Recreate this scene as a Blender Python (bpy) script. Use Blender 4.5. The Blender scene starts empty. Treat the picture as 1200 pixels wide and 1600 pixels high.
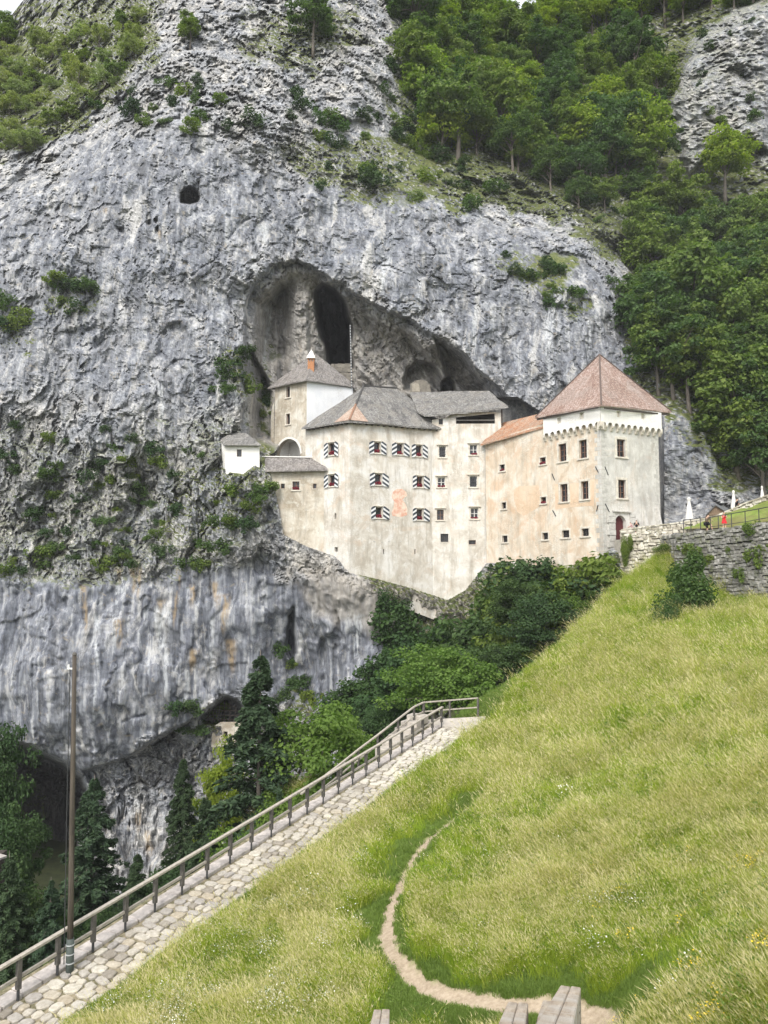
import bpy, bmesh, math, random
import numpy as np
from mathutils import Vector, Matrix, geometry, noise as mnoise

sc = bpy.context.scene
col = sc.collection
random.seed(7)
rng = np.random.default_rng(11)

# ------------------------------------------------------------------ camera
FPX = 1200.0                      # focal length in photograph pixels
PITCH = math.radians(4.53)
cam_d = bpy.data.cameras.new('camera')
cam_d.sensor_fit = 'VERTICAL'
cam_d.sensor_height = 36.0
cam_d.lens = 36.0 * FPX / 1600.0
cam_d.clip_start = 0.1
cam_d.clip_end = 3000
cam = bpy.data.objects.new('camera', cam_d)
cam.rotation_euler = (math.radians(90) + PITCH, 0, 0)
col.objects.link(cam)
sc.camera = cam

# ------------------------------------------------------------------ light
world = bpy.data.worlds.new('World')
sc.world = world
world.use_nodes = True
wn, wl = world.node_tree.nodes, world.node_tree.links
wn.clear()
sky = wn.new('ShaderNodeTexSky')
sky.sky_type = 'NISHITA'
sky.sun_disc = False
SUN_EL, SUN_AZ = math.radians(48), math.radians(200)   # azimuth from +Y clockwise: behind the camera, to its left
sky.sun_elevation = SUN_EL
sky.sun_rotation = SUN_AZ
sky.air_density = 1.2
sky.dust_density = 3.0
hs = wn.new('ShaderNodeHueSaturation')
hs.inputs['Saturation'].default_value = 0.34
hs.inputs['Value'].default_value = 1.0
bg = wn.new('ShaderNodeBackground')
bg.inputs['Strength'].default_value = 0.15
wo = wn.new('ShaderNodeOutputWorld')
wl.new(sky.outputs[0], hs.inputs['Color'])
cloud = wn.new('ShaderNodeMix'); cloud.data_type = 'RGBA'      # thin bright overcast over the clear sky
cloud.inputs[0].default_value = 0.35; cloud.inputs[7].default_value = (7.2, 7.2, 7.3, 1)
wl.new(hs.outputs[0], cloud.inputs[6]); wl.new(cloud.outputs[2], bg.inputs[0])
wl.new(bg.outputs[0], wo.inputs[0])
sun_d = bpy.data.lights.new('sun', 'SUN')
sun_d.energy = 1.5
sun_d.angle = math.radians(24)
sun_d.color = (1.0, 0.94, 0.84)
sun = bpy.data.objects.new('sun', sun_d)
sdir = Vector((math.sin(SUN_AZ) * math.cos(SUN_EL), math.cos(SUN_AZ) * math.cos(SUN_EL), math.sin(SUN_EL)))
sun.rotation_euler = sdir.to_track_quat('Z', 'Y').to_euler()
col.objects.link(sun)
sc.view_settings.view_transform = 'Standard'
sc.view_settings.look = 'None'
sc.view_settings.exposure = 0.9
sc.view_settings.gamma = 1.0
sc.view_settings.use_curve_mapping = False

# ------------------------------------------------------------------ helpers
cp, sp_ = math.cos(PITCH), math.sin(PITCH)
def ray(u, v):
    """direction (with Y = 1) of the line of sight through photograph pixel u, v"""
    x = (np.asarray(u, float) - 600.0) / FPX
    y = (800.0 - np.asarray(v, float)) / FPX
    Y = cp - y * sp_
    return x / Y, (sp_ + y * cp) / Y
def P(u, v, d):
    rx, rz = ray(u, v)
    return Vector((float(rx) * d, float(d), float(rz) * d))
def proj(x, y, z):
    f = y * cp + z * sp_
    up = -y * sp_ + z * cp
    return 600 + FPX * x / f, 800 - FPX * up / f

def hsh(ix, iy, iz, s):
    h = (ix.astype(np.int64) * 374761393 + iy.astype(np.int64) * 668265263 + iz.astype(np.int64) * 2147483647 + s * 1274126177) & 0xFFFFFFFF
    h = ((h ^ (h >> 13)) * 1274126177) & 0xFFFFFFFF
    h = ((h ^ (h >> 16)) * 2246822519) & 0xFFFFFFFF
    return (h ^ (h >> 15)) & 0xFFFFFFFF
def perlin(x, y, z, s=0):
    xi, yi, zi = np.floor(x), np.floor(y), np.floor(z)
    xf, yf, zf = x - xi, y - yi, z - zi
    u = xf * xf * xf * (xf * (xf * 6 - 15) + 10)
    v = yf * yf * yf * (yf * (yf * 6 - 15) + 10)
    w = zf * zf * zf * (zf * (zf * 6 - 15) + 10)
    out = 0
    for dx in (0, 1):
        wx = u if dx else 1 - u
        for dy in (0, 1):
            wy = v if dy else 1 - v
            for dz in (0, 1):
                wz = w if dz else 1 - w
                h = hsh(xi + dx, yi + dy, zi + dz, s)
                gx = (h & 1023) / 511.5 - 1
                gy = ((h >> 10) & 1023) / 511.5 - 1
                gz = ((h >> 20) & 1023) / 511.5 - 1
                out = out + wx * wy * wz * (gx * (xf - dx) + gy * (yf - dy) + gz * (zf - dz))
    return out * 1.5
def fbm(x, y, z, octv=4, s=0, gain=0.5, lac=2.03):
    a, t = 1.0, 0
    for o in range(octv):
        t = t + a * perlin(x, y, z, s + o * 17)
        a *= gain
        x, y, z = x * lac + 3.1, y * lac + 7.7, z * lac + 1.3
    return t
def ridged(x, y, z, octv=4, s=0, gain=0.5):
    a, t = 1.0, 0
    for o in range(octv):
        t = t + a * (1 - np.abs(perlin(x, y, z, s + o * 17)) * 2.2)
        a *= gain
        x, y, z = x * 2.1 + 3.1, y * 2.1 + 7.7, z * 2.1 + 1.3
    return t
def facets(x, y, z, s=0, tilt=0.8):
    """broken-rock relief: every cell is a tilted plane of its own; returns height and distance to the joint"""
    xi, yi, zi = np.floor(x), np.floor(y), np.floor(z)
    f1 = np.full(x.shape, 9.0); f2 = np.full(x.shape, 9.0); hh = np.zeros(x.shape)
    for dx in (-1, 0, 1):
        for dy in (-1, 0, 1):
            for dz in (-1, 0, 1):
                cx, cy, cz = xi + dx, yi + dy, zi + dz
                h = hsh(cx, cy, cz, s)
                px = cx + (h & 1023) / 1023.0
                py = cy + ((h >> 10) & 1023) / 1023.0
                pz = cz + ((h >> 20) & 1023) / 1023.0
                ax, ay, az = x - px, y - py, z - pz
                d = ax * ax + ay * ay + az * az
                h2 = hsh(cx, cy, cz, s + 99)
                val = ((h2 & 1023) / 511.5 - 1) * 0.35 + tilt * (ax * (((h2 >> 10) & 1023) / 511.5 - 1) + az * (((h2 >> 20) & 1023) / 511.5 - 1))
                m = d < f1
                f2 = np.where(m, f1, np.minimum(f2, d))
                hh = np.where(m, val, hh)
                f1 = np.where(m, d, f1)
    return hh, np.sqrt(f2) - np.sqrt(f1)
def sstep(a, b, x):
    t = np.clip((x - a) / (b - a), 0, 1)
    return t * t * (3 - 2 * t)
def sdf(poly, X, Y):
    """signed distance to a polygon, positive inside"""
    n = len(poly)
    d = np.full(X.shape, 1e18)
    ins = np.zeros(X.shape, bool)
    for i in range(n):
        ax, ay = poly[i]; bx, by = poly[(i + 1) % n]
        ex, ey = bx - ax, by - ay
        wx, wy = X - ax, Y - ay
        t = np.clip((wx * ex + wy * ey) / (ex * ex + ey * ey), 0, 1)
        dx, dy = wx - ex * t, wy - ey * t
        d = np.minimum(d, dx * dx + dy * dy)
        c = ((ay <= Y) & (by > Y)) | ((by <= Y) & (ay > Y))
        with np.errstate(divide='ignore', invalid='ignore'):
            xx = ax + (Y - ay) * ex / (ey if ey else 1e-9)
        ins ^= c & (X < xx)
    d = np.sqrt(d)
    return np.where(ins, d, -d)
class TPS:
    def __init__(s, pts, vals, lam=0.0):
        s.p = np.array(pts, float)
        s.sc = 1.0 / np.abs(s.p).max()
        q = s.p * s.sc
        n = len(q)
        K = s.k(q, q) + lam * np.eye(n)
        Pm = np.hstack([np.ones((n, 1)), q])
        A = np.zeros((n + 3, n + 3)); A[:n, :n] = K; A[:n, n:] = Pm; A[n:, :n] = Pm.T
        b = np.zeros(n + 3); b[:n] = vals
        s.w = np.linalg.solve(A, b); s.q = q
    @staticmethod
    def k(a, b):
        r2 = ((a[:, None, :] - b[None, :, :]) ** 2).sum(-1)
        return 0.5 * r2 * np.log(r2 + 1e-12)
    def __call__(s, X, Y):
        sh = np.shape(X)
        x = np.ravel(X) * s.sc; y = np.ravel(Y) * s.sc
        out = s.w[-3] + s.w[-2] * x + s.w[-1] * y
        for i in range(len(s.q)):
            r2 = (x - s.q[i, 0]) ** 2 + (y - s.q[i, 1]) ** 2
            out = out + s.w[i] * 0.5 * r2 * np.log(r2 + 1e-12)
        return out.reshape(sh)

def tag(o, label=None, cat=None, group=None, kind=None):
    if label: o['label'] = label
    if cat: o['category'] = cat
    if group: o['group'] = group
    if kind: o['kind'] = kind
    return o
def empty(name, loc, label, cat, group=None, rz=0.0):
    o = bpy.data.objects.new(name, None)
    o.empty_display_size = 0.3
    o.location = loc; o.rotation_euler = (0, 0, rz)
    col.objects.link(o)
    o['label'] = label; o['category'] = cat
    if group: o['group'] = group
    return o
def link(name, me, mat=None, parent=None):
    o = bpy.data.objects.new(name, me)
    if mat is not None and not me.materials: me.materials.append(mat)
    col.objects.link(o)
    if parent is not None:
        o.parent = parent
        o.matrix_parent_inverse = parent_inv(parent)
    return o
def parent_inv(p):
    m = Matrix.Identity(4)
    q = p
    ch = []
    while q is not None: ch.append(q); q = q.parent
    for q in reversed(ch): m = m @ q.matrix_parent_inverse @ q.matrix_basis
    return m.inverted()
def np_mesh(name, verts, faces, smooth=False):
    """verts (n,3), faces (m,3) or (m,4) arrays"""
    me = bpy.data.meshes.new(name)
    v = np.ascontiguousarray(verts, np.float32); f = np.ascontiguousarray(faces, np.int32)
    k = f.shape[1]
    me.vertices.add(len(v)); me.vertices.foreach_set('co', v.ravel())
    me.loops.add(f.size); me.loops.foreach_set('vertex_index', f.ravel())
    me.polygons.add(len(f)); me.polygons.foreach_set('loop_start', np.arange(0, f.size, k, dtype=np.int32))
    me.polygons.foreach_set('loop_total', np.full(len(f), k, np.int32))
    me.polygons.foreach_set('use_smooth', np.full(len(f), smooth, bool))
    me.update(calc_edges=True)
    return me
def attr(me, name, vals, dom='POINT'):
    a = me.attributes.new(name, 'FLOAT', dom)
    a.data.foreach_set('value', np.ascontiguousarray(vals, np.float32).ravel())
class MB:
    """collects simple solids, builds them as one mesh"""
    def __init__(s): s.v = []; s.f = []
    def add(s, vs, fs):
        n = len(s.v); s.v += [tuple(x) for x in vs]; s.f += [tuple(i + n for i in f) for f in fs]; return s
    def box(s, c, sx, sy, sz, ax=(1, 0, 0), ay=(0, 1, 0), az=(0, 0, 1), jit=0.0):
        c, ax, ay, az = Vector(c), Vector(ax), Vector(ay), Vector(az)
        vs = []
        for k in (-1, 1):
            for j in (-1, 1):
                for i in (-1, 1):
                    p = c + ax * (i * sx / 2) + ay * (j * sy / 2) + az * (k * sz / 2)
                    if jit: p = p + Vector((random.uniform(-jit, jit), random.uniform(-jit, jit), random.uniform(-jit, jit)))
                    vs.append(p)
        return s.add(vs, [(0, 2, 3, 1), (4, 5, 7, 6), (0, 1, 5, 4), (2, 6, 7, 3), (0, 4, 6, 2), (1, 3, 7, 5)])
    def bar(s, a, b, w, h, up=(0, 0, 1)):
        a, b = Vector(a), Vector(b)
        d = (b - a); L = d.length; d = d / L
        side = d.cross(Vector(up)).normalized(); u = side.cross(d)
        return s.box((a + b) / 2, L, w, h, d, side, u)
    def tube(s, pts, rad, n=8):
        pts = [Vector(p) for p in pts]
        if not hasattr(rad, '__len__'): rad = [rad] * len(pts)
        base = len(s.v)
        for i, p in enumerate(pts):
            d = (pts[min(i + 1, len(pts) - 1)] - pts[max(i - 1, 0)]).normalized()
            a = d.cross(Vector((0.31, 0.95, 0.05))).normalized(); b = d.cross(a)
            for k in range(n):
                t = 2 * math.pi * k / n
                s.v.append(tuple(p + a * (math.cos(t) * rad[i]) + b * (math.sin(t) * rad[i])))
        for i in range(len(pts) - 1):
            for k in range(n):
                s.f.append((base + i * n + k, base + i * n + (k + 1) % n, base + (i + 1) * n + (k + 1) % n, base + (i + 1) * n + k))
        s.f.append(tuple(base + k for k in range(n))[::-1]); s.f.append(tuple(base + (len(pts) - 1) * n + k for k in range(n)))
        return s
    def poly_prism(s, pts, off):
        """polygon pts pushed along vector off"""
        n = len(pts); pts = [Vector(p) for p in pts]; off = Vector(off)
        return s.add(pts + [p + off for p in pts], [tuple(range(n))[::-1], tuple(range(n, 2 * n))] + [(i, (i + 1) % n, n + (i + 1) % n, n + i) for i in range(n)])
    def mesh(s, name, smooth=False, bevel=0.0):
        me = bpy.data.meshes.new(name)
        me.from_pydata(s.v, [], s.f); me.update()
        bm = bmesh.new(); bm.from_mesh(me)
        bmesh.ops.recalc_face_normals(bm, faces=bm.faces)
        if bevel: bmesh.ops.bevel(bm, geom=bm.edges[:], offset=bevel, segments=1, affect='EDGES', clamp_overlap=True)
        bm.to_mesh(me); bm.free()
        if smooth: me.shade_smooth()
        return me
    def build(s, name, mat, parent=None, smooth=False, bevel=0.0):
        return link(name, s.mesh(name, smooth, bevel), mat, parent)

# ------------------------------------------------------------------ node shorthand
class NT:
    def __init__(s, name):
        s.m = bpy.data.materials.new(name); s.m.use_nodes = True
        s.n, s.l = s.m.node_tree.nodes, s.m.node_tree.links
        s.b = s.n['Principled BSDF']; s.out = s.n['Material Output']
        s.b.inputs['Specular IOR Level'].default_value = 0.25
    def new(s, t, ins=None, **kw):
        nd = s.n.new('ShaderNode' + t)
        for k, v in kw.items(): setattr(nd, k, v)
        for k, v in (ins or {}).items(): s.put(nd.inputs[k], v)
        return nd
    def put(s, sock, v):
        if hasattr(v, 'is_output'): s.l.new(v, sock)
        elif hasattr(v, 'outputs'): s.l.new(v.outputs[0], sock)
        else:
            if sock.type == 'RGBA' and len(v) == 3: v = (*v, 1)
            sock.default_value = v
    def coord(s, which='Object', scale=(1, 1, 1), rot=(0, 0, 0)):
        tc = s.new('TexCoord')
        mp = s.new('Mapping', {'Vector': tc.outputs[which], 'Scale': scale, 'Rotation': rot})
        return mp.outputs[0]
    def geo(s, scale=(1, 1, 1)):
        g = s.new('NewGeometry')
        return s.new('Mapping', {'Vector': g.outputs['Position'], 'Scale': scale}).outputs[0]
    def noise(s, vec, scale, detail=4, rough=0.55, dist=0.0):
        return s.new('TexNoise', {'Vector': vec, 'Scale': scale, 'Detail': detail, 'Roughness': rough, 'Distortion': dist}).outputs[0]
    def vor(s, vec, scale, feature='F1', out=0, rand=1.0):
        return s.new('TexVoronoi', {'Vector': vec, 'Scale': scale, 'Randomness': rand}, feature=feature).outputs[out]
    def ramp(s, fac, stops, interp='LINEAR'):
        r = s.new('ValToRGB', {'Fac': fac}); cr = r.color_ramp; cr.interpolation = interp
        while len(cr.elements) < len(stops): cr.elements.new(0.5)
        for e, (p, c) in zip(cr.elements, stops):
            e.position = p
            if not hasattr(c, '__len__'): c = (c, c, c)
            e.color = (*c, 1) if len(c) == 3 else c
        return r.outputs[0]
    def mix(s, fac, a, b, bt='MIX'):
        nd = s.new('Mix', data_type='RGBA', blend_type=bt)
        s.put(nd.inputs[0], fac); s.put(nd.inputs[6], a); s.put(nd.inputs[7], b)
        return nd.outputs[2]
    def math(s, op, a, b=None, clamp=False):
        nd = s.new('Math', operation=op, use_clamp=clamp); s.put(nd.inputs[0], a)
        if b is not None: s.put(nd.inputs[1], b)
        return nd.outputs[0]
    def mrange(s, v, a, b, c=0.0, d=1.0):
        return s.new('MapRange', {'Value': v, 'From Min': a, 'From Max': b, 'To Min': c, 'To Max': d}).outputs[0]
    def attr(s, name): return s.new('Attribute', attribute_name=name).outputs['Fac']
    def bump(s, h, strength=0.5, dist=0.1, nrm=None):
        nd = s.new('Bump', {'Height': h, 'Strength': strength, 'Distance': dist})
        if nrm is not None: s.put(nd.inputs['Normal'], nrm)
        return nd.outputs[0]
    def fin(s, color=None, rough=0.9, nrm=None, metal=0.0):
        if color is not None: s.put(s.b.inputs['Base Color'], color)
        s.put(s.b.inputs['Roughness'], rough)
        if nrm is not None: s.put(s.b.inputs['Normal'], nrm)
        s.b.inputs['Metallic'].default_value = metal
        return s.m
# ------------------------------------------------------------------ the cliff
CTRL = [  # photograph column, row, distance in metres of the outer rock face
 (-700,1150,92),(-700,600,96),(-700,100,130),(-250,1150,92),(-250,700,93),(-250,400,102),(-250,0,140),
 (0,1150,91),(100,1150,89.5),(200,1165,89.5),(0,1040,90),(100,1020,89),(200,1020,88.8),(300,1040,89.3),(0,930,92),(200,920,91),(330,920,90.5),(400,940,90.3),(450,1000,91),(420,1080,91),
 (0,1260,95),(200,1250,93),(300,1200,92),(0,1400,92),(200,1400,86),(400,1400,82),(500,1100,90.5),
 (500,950,89),(560,990,87.4),(600,960,87.0),(590,925,87.2),(545,915,86.0),(505,880,88.3),(640,945,88.4),(640,975,88.2),(700,960,89.2),(700,990,88.6),(760,915,89.6),(800,893,86.2),(870,905,81),(945,885,75.2),(1000,850,77.5),
 (440,850,89.7),(422,780,89.9),(405,735,90.2),(345,735,90.5),(345,690,93),(430,660,98),(380,620,95),
 (0,870,92.5),(200,865,92.5),(300,870,91.5),(0,780,94.5),(120,780,94.5),(250,780,94),(0,700,95),(200,700,94),(330,600,94),(0,500,98),(200,500,97),(340,480,97.5),(240,430,98.5),
 (0,330,103),(200,300,101.5),(400,300,102),(460,395,102),(560,400,102),(700,380,101.5),(800,520,99),(850,450,99.5),(950,550,98),(870,630,96.5),(980,620,95),
 (1050,660,88),(1080,740,86.5),(1050,800,86.5),(1200,770,84),(1200,830,80),
 (200,190,107),(100,230,109),(0,200,117),(100,100,128),(0,60,145),(240,60,118),(330,0,122),(420,150,112),(520,180,113),(470,60,122),(560,0,130),(600,200,115),(620,100,126),(700,300,108),(820,340,108),(930,380,106),(970,460,103),
 (700,180,130),(800,60,158),(700,20,155),(900,250,128),(1000,330,122),(1000,460,109),(1080,560,98),(1060,610,92),(1200,540,98),(1200,650,90),(1120,650,91),(1100,330,125),(1040,120,152),(1100,130,140),(1180,170,136),(1200,30,146),(1000,0,170),(1200,350,120),(900,0,168),
 (1500,700,90),(1500,350,125),(1500,0,155),(1900,700,90),(1900,200,140),
 (800,1000,76),(700,1080,71),(900,950,73),(600,1130,74),(620,1040,84),(950,1000,70),(1000,910,73),(1100,870,76),(1200,1100,70),(600,1400,70),(900,1300,68),(1500,1000,72),(1900,1200,72),(-700,1400,86),
]
cliff_env = TPS([(a, b) for a, b, c in CTRL], [c for a, b, c in CTRL], 1e-4)
CAVE = [(374,700),(378,600),(376,540),(382,480),(398,440),(428,415),(460,405),(500,419),(540,448),(580,476),(640,500),(700,532),(750,575),(790,620),(812,655),(812,720),(374,720)]
CHAMBER = [(494,455),(505,440),(522,448),(540,472),(549,510),(550,575),(515,578),(505,545),(495,510)]
NOTCH = [(432,560),(640,600),(812,615),(850,640),(1035,640),(1034,838),(960,852),(945,862),(870,876),(800,878),(762,884),(730,925),(700,942),(640,922),(590,908),(545,897),(522,872),(480,858),(440,838),(432,790),(420,742),(412,712),(428,700),(424,640)]
FEAT = [  # polygon, metres pushed back, softness in pixels
 (CAVE, 2.5, 7),
 ([(390,700),(386,560),(402,470),(430,438),(465,425),(500,432),(550,470),(600,500),(660,530),(710,560),(760,610),(790,660),(790,720)], 5.5, 28),
 (CHAMBER, 26, 9),
 ([(410,480),(425,455),(452,440),(456,500),(450,560),(420,570),(404,530)], 3.0, 16),
 ([(384,535),(398,548),(415,585),(424,612),(420,640),(396,620),(386,580)], 4.0, 6),
 ([(676,525),(700,540),(740,575),(770,618),(735,622),(700,590),(684,560)], 5.0, 8),
 ([(634,612),(636,575),(650,562),(672,566),(690,585),(700,618)], 3.5, 5),
 ([(688,618),(690,595),(700,586),(710,598),(713,618)], 7, 4),
 ([(282,318),(281,303),(288,293),(297,290),(307,297),(313,308),(310,316),(297,320)], 7, 4),
 ([(240,342),(246,338),(248,346),(243,352)], 1.5, 2),([(226,346),(236,342),(238,352),(230,354)], 1.2, 3),([(242,356),(248,352),(250,362),(244,366)], 1.5, 2),
 ([(262,318),(267,312),(268,332),(264,334)], 1.0, 2),([(180,356),(194,354),(195,366),(186,364)], 1.2, 3),([(182,276),(192,276),(190,284),(183,284)], 1.0, 3),
 ([(-80,1140),(20,1160),(60,1172),(100,1190),(128,1212),(138,1250),(130,1300),(118,1420),(-80,1420)], 26, 9),
 ([(128,1203),(195,1184),(270,1142),(318,1110),(350,1086),(372,1092),(386,1110),(430,1135),(476,1150),(470,1420),(215,1420),(190,1330),(150,1240)], 2.2, 4),
 ([(313,1122),(352,1090),(376,1098),(384,1132),(345,1134),(316,1130)], 3.5, 3),
 ([(225,1165),(272,1136),(275,1150),(240,1168)], 1.5, 3),
 ([(446,965),(456,948),(460,985),(470,1020),(462,1040),(450,1010)], 3.0, 6),
 ([(248,555),(250,520),(262,502),(280,500),(292,520),(290,560),(270,575)], 1.2, 8),
 ([(100,520),(150,500),(185,520),(160,545),(110,550)], 1.0, 12),
 ([(500,1000),(520,988),(532,1000),(536,1060),(520,1100),(500,1090)], 1.4, 7),
 ([(1052,150),(1075,70),(1130,20),(1210,-10),(1210,240),(1160,225),(1110,250),(1080,290),(1058,240)], -7, 18),
 ([(865,235),(880,180),(905,165),(912,200),(890,240)], -3.5, 6),
 ([(905,290),(935,280),(980,330),(990,380),(930,370)], -3, 14),
 ([(395,870),(425,880),(432,905),(400,900)], 0.8, 5),
 ([(376,800),(420,790),(434,812),(400,826),(380,820)], 1.3, 4),
]
CRACKS = [  # joints in the rock: polylines, width px, depth m
 ([(100,470),(80,540),(95,560)], 3, .8),([(560,470),(690,470),(760,455),(800,440)], 2.2, .9),([(575,412),(610,415),(655,440)], 2, .6),
 ([(640,400),(700,395),(780,380)], 1.8, .5),([(690,430),(722,432),(760,425)], 2.2, .8),([(300,430),(345,400),(370,350),(440,320),(470,290)], 2.5, .7),
 ([(40,720),(70,640),(110,560)], 3.5, 1.1),([(0,960),(60,950)], 2, .4),([(165,968),(205,966)], 2.6, .7),([(50,1040),(85,1038)], 2.4, .6),
 ([(190,1130),(215,1118),(240,1112)], 2, .5),([(150,1100),(140,1125)], 2, .5),([(100,1240),(96,1180),(100,1120)], 1.5, .3),([(770,450),(850,470),(900,500)], 2, .6),
 ([(840,330),(900,400),(950,440)], 2.5, .7),([(560,490),(640,530),(700,570),(760,640),(800,670)], 3, 1.0),([(230,60),(215,140),(190,190)], 4, 1.2),
 ([(330,30),(350,90),(345,170)], 4, 1.2),([(420,0),(400,80),(375,130)], 5, 1.4),([(300,170),(320,165),(345,175)], 4, 1.0),([(450,300),(470,340),(455,400)], 3, .9),
 ([(480,905),(478,1000),(485,1080)], 2.5, .6),([(325,860),(328,930)], 4, .9),([(188,855),(215,900)], 2, .7),
]
def polyline_dist(pl, X, Y):
    d = np.full(X.shape, 1e9)
    for (ax, ay), (bx, by) in zip(pl[:-1], pl[1:]):
        ex, ey = bx - ax, by - ay
        t = np.clip(((X - ax) * ex + (Y - ay) * ey) / (ex * ex + ey * ey), 0, 1)
        d = np.minimum(d, np.hypot(X - ax - ex * t, Y - ay - ey * t))
    return d
SMOOTH_ZONES = [  # polygon, how smooth, softness
 ([(-200,905),(60,900),(200,905),(330,880),(430,880),(600,930),(600,1100),(380,1100),(350,1092),(195,1186),(120,1200),(0,1160),(-200,1150)], 1.0, 22),
 ([(120,215),(300,190),(400,250),(520,290),(640,290),(760,340),(900,370),(1000,480),(1000,640),(820,640),(740,560),(640,495),(540,440),(460,400),(380,430),(300,440),(200,430),(80,330)], 0.8, 30),
 ([(150,640),(300,620),(290,690),(200,720),(150,700)], 0.6, 20),
 ([(1035,640),(1120,680),(1120,800),(1035,820)], 0.7, 12),
 ([(-200,240),(60,300),(200,400),(380,430),(390,560),(350,640),(200,650),(60,620),(-200,640)], .74, 40),([(480,140),(640,150),(760,260),(600,300),(480,260)], .35, 25),
 (CAVE, 0.55, 12),
]
def vtop(u):
    t = np.full(np.shape(u), -70.0)
    t = np.maximum(t, 60 - np.clip(u + 10, 0, 999) * 1.3)
    t = np.maximum(t, 46 - np.abs(np.asarray(u) - 795) * 0.95)
    return np.where(np.asarray(u) < -60, np.maximum(60 + (np.asarray(u) + 60) * .2, -60), t)
def vmap(u, v):
    vt = vtop(u)
    return np.where(v < 350, vt + (v + 70) * (350 - vt) / 420.0, v)
def line(segs):
    out = []
    for a, b, st in segs: out += list(np.arange(a, b, st))
    return np.array(out, float)
UL = line([(-700, -30, 16), (-30, 1010, 2.3), (1010, 1230, 4), (1230, 1900, 18)])
VL = line([(-70, 1260, 2.3), (1260, 1430, 9)])
U, V0 = np.meshgrid(UL, VL)
V = vmap(U, V0)
ENV = cliff_env(U, V)
rx, rz = ray(U, V)
BX, BY, BZ = rx * ENV, ENV, rz * ENV
wob = fbm(BX * .25, BY * .25, BZ * .25, 3, 5) * 7
wob2 = fbm(BX * .25 + 40, BY * .25, BZ * .25, 3, 9) * 7
wf = 1 + 0 * U
Uw, Vw = U + wob * .6, V + wob2 * .6
smooth = np.zeros(U.shape)
for pl, amt, w in SMOOTH_ZONES:
    smooth = np.maximum(smooth, amt * sstep(-w, w, sdf(pl, U + wob * 3, V + wob2 * 3)))
dn = sdf(NOTCH, U, V)
near = sstep(0, 45, -dn)             # calmer rock right beside the masonry
rough = (1 - 0.93 * smooth)
D = ENV.copy()
# large forms
big = fbm(BX * .055, BY * .05, BZ * .05, 3, 21)
D -= big * 3.2 * (0.35 + 0.65 * near) * (1 - .5 * smooth)
WX = BX + fbm(BX * .35, BY * .3, BZ * .35, 3, 201) * 1.6
WZ = BZ + fbm(BX * .35 + 50, BY * .3, BZ * .35, 3, 203) * 1.6
def turb(x, y, z, octv, s, gain=.55):
    a, t = 1.0, 0
    for o in range(octv):
        t = t + a * np.abs(perlin(x, y, z, s + o * 17)); a *= gain
        x, y, z = x * 2.07 + 3.1, y * 2.07 + 7.7, z * 2.07 + 1.3
    return t
rg = ridged(WX * .13, BY * .1, WZ * .07, 4, 31)
D -= (rg - 1.0) * 1.05 * rough * (0.35 + .65 * near)
zoneR = sstep(.2, .8, fbm(BX * .09 + 9, BY * .09, BZ * .09, 3, 77) * .9 + .5)
s1, j1 = facets(WX * .26, BY * .22, WZ * .2 + BX * .05, 41, .9)
s2, j2 = facets(WX * .72 + 5, BY * .5, WZ * .33 + BX * .10, 43, 1.1)
s3, j3 = facets(BX * 1.5 + WX * .3, BY * 1.3, WZ * .85, 47, 1.3)
D -= s1 * .95 * rough * (.3 + .7 * near)
D -= s2 * .58 * rough * (.4 + .6 * zoneR) * (.5 + .5 * near)
D -= s3 * .34 * (.03 + .97 * rough) * (.35 + .65 * zoneR)
tb = turb(WX * .36, BY * .3, WZ * .17, 5, 301)
D -= (tb - .55) * 1.25 * rough * (.3 + .7 * near)
tb2 = turb(WX * 1.05, BY * .9, WZ * .55, 3, 331)
D -= (tb2 - .5) * .40 * rough
clf = fbm(WX * .22 + 77, BY * .1, BZ * .035, 4, 371)                # tall upright joints
D += np.clip(1 - np.abs(clf) / .05, 0, 1) * .8 * (.25 + .75 * rough) * near
slab = facets(WX * .16 + 3, BY * .12, WZ * .085, 383, .9)[0]
D -= slab * 1.3 * (.35 + .65 * rough) * near * (1 - sstep(0, 10, sdf(CAVE, U, V)))
cre = fbm(WX * .12 + 31, BY * .1, WZ * .10, 4, 351)                # a few long clefts
D += np.clip(1 - np.abs(cre) / .045, 0, 1) * 1.1 * rough * near
D -= fbm(BX * 1.1, BY * .8, BZ * .9, 4, 51) * .34 * (.12 + .88 * rough)
D -= fbm(BX * 4.2, BY * 3, BZ * 3.8, 2, 57) * .10 * (.15 + .85 * rough)
s5, j5 = facets(BX * 3.1, BY * 2, BZ * 1.9, 59, 1.3)
D -= s5 * .17 * (.06 + .94 * rough)
# smooth walls: long vertical flutes, broad scallops, a few thin steps
flu = fbm(BX * .8 + fbm(BX * .1, BY * .1, BZ * .1, 2, 7), BY * .2, BZ * .045, 4, 61)
D -= flu * .30 * smooth * (.4 + .6 * near)
D -= ridged(WX * .33, BY * .2, BZ * .045 + 4, 3, 67) * .30 * smooth
D -= fbm(BX * .16, BY * .16, BZ * .13, 3, 69) * 1.0 * smooth
s4, j4 = facets(WX * .17, BY * .15, WZ * .11 + BX * .05, 71, .7)
D -= s4 * .5 * smooth
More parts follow.
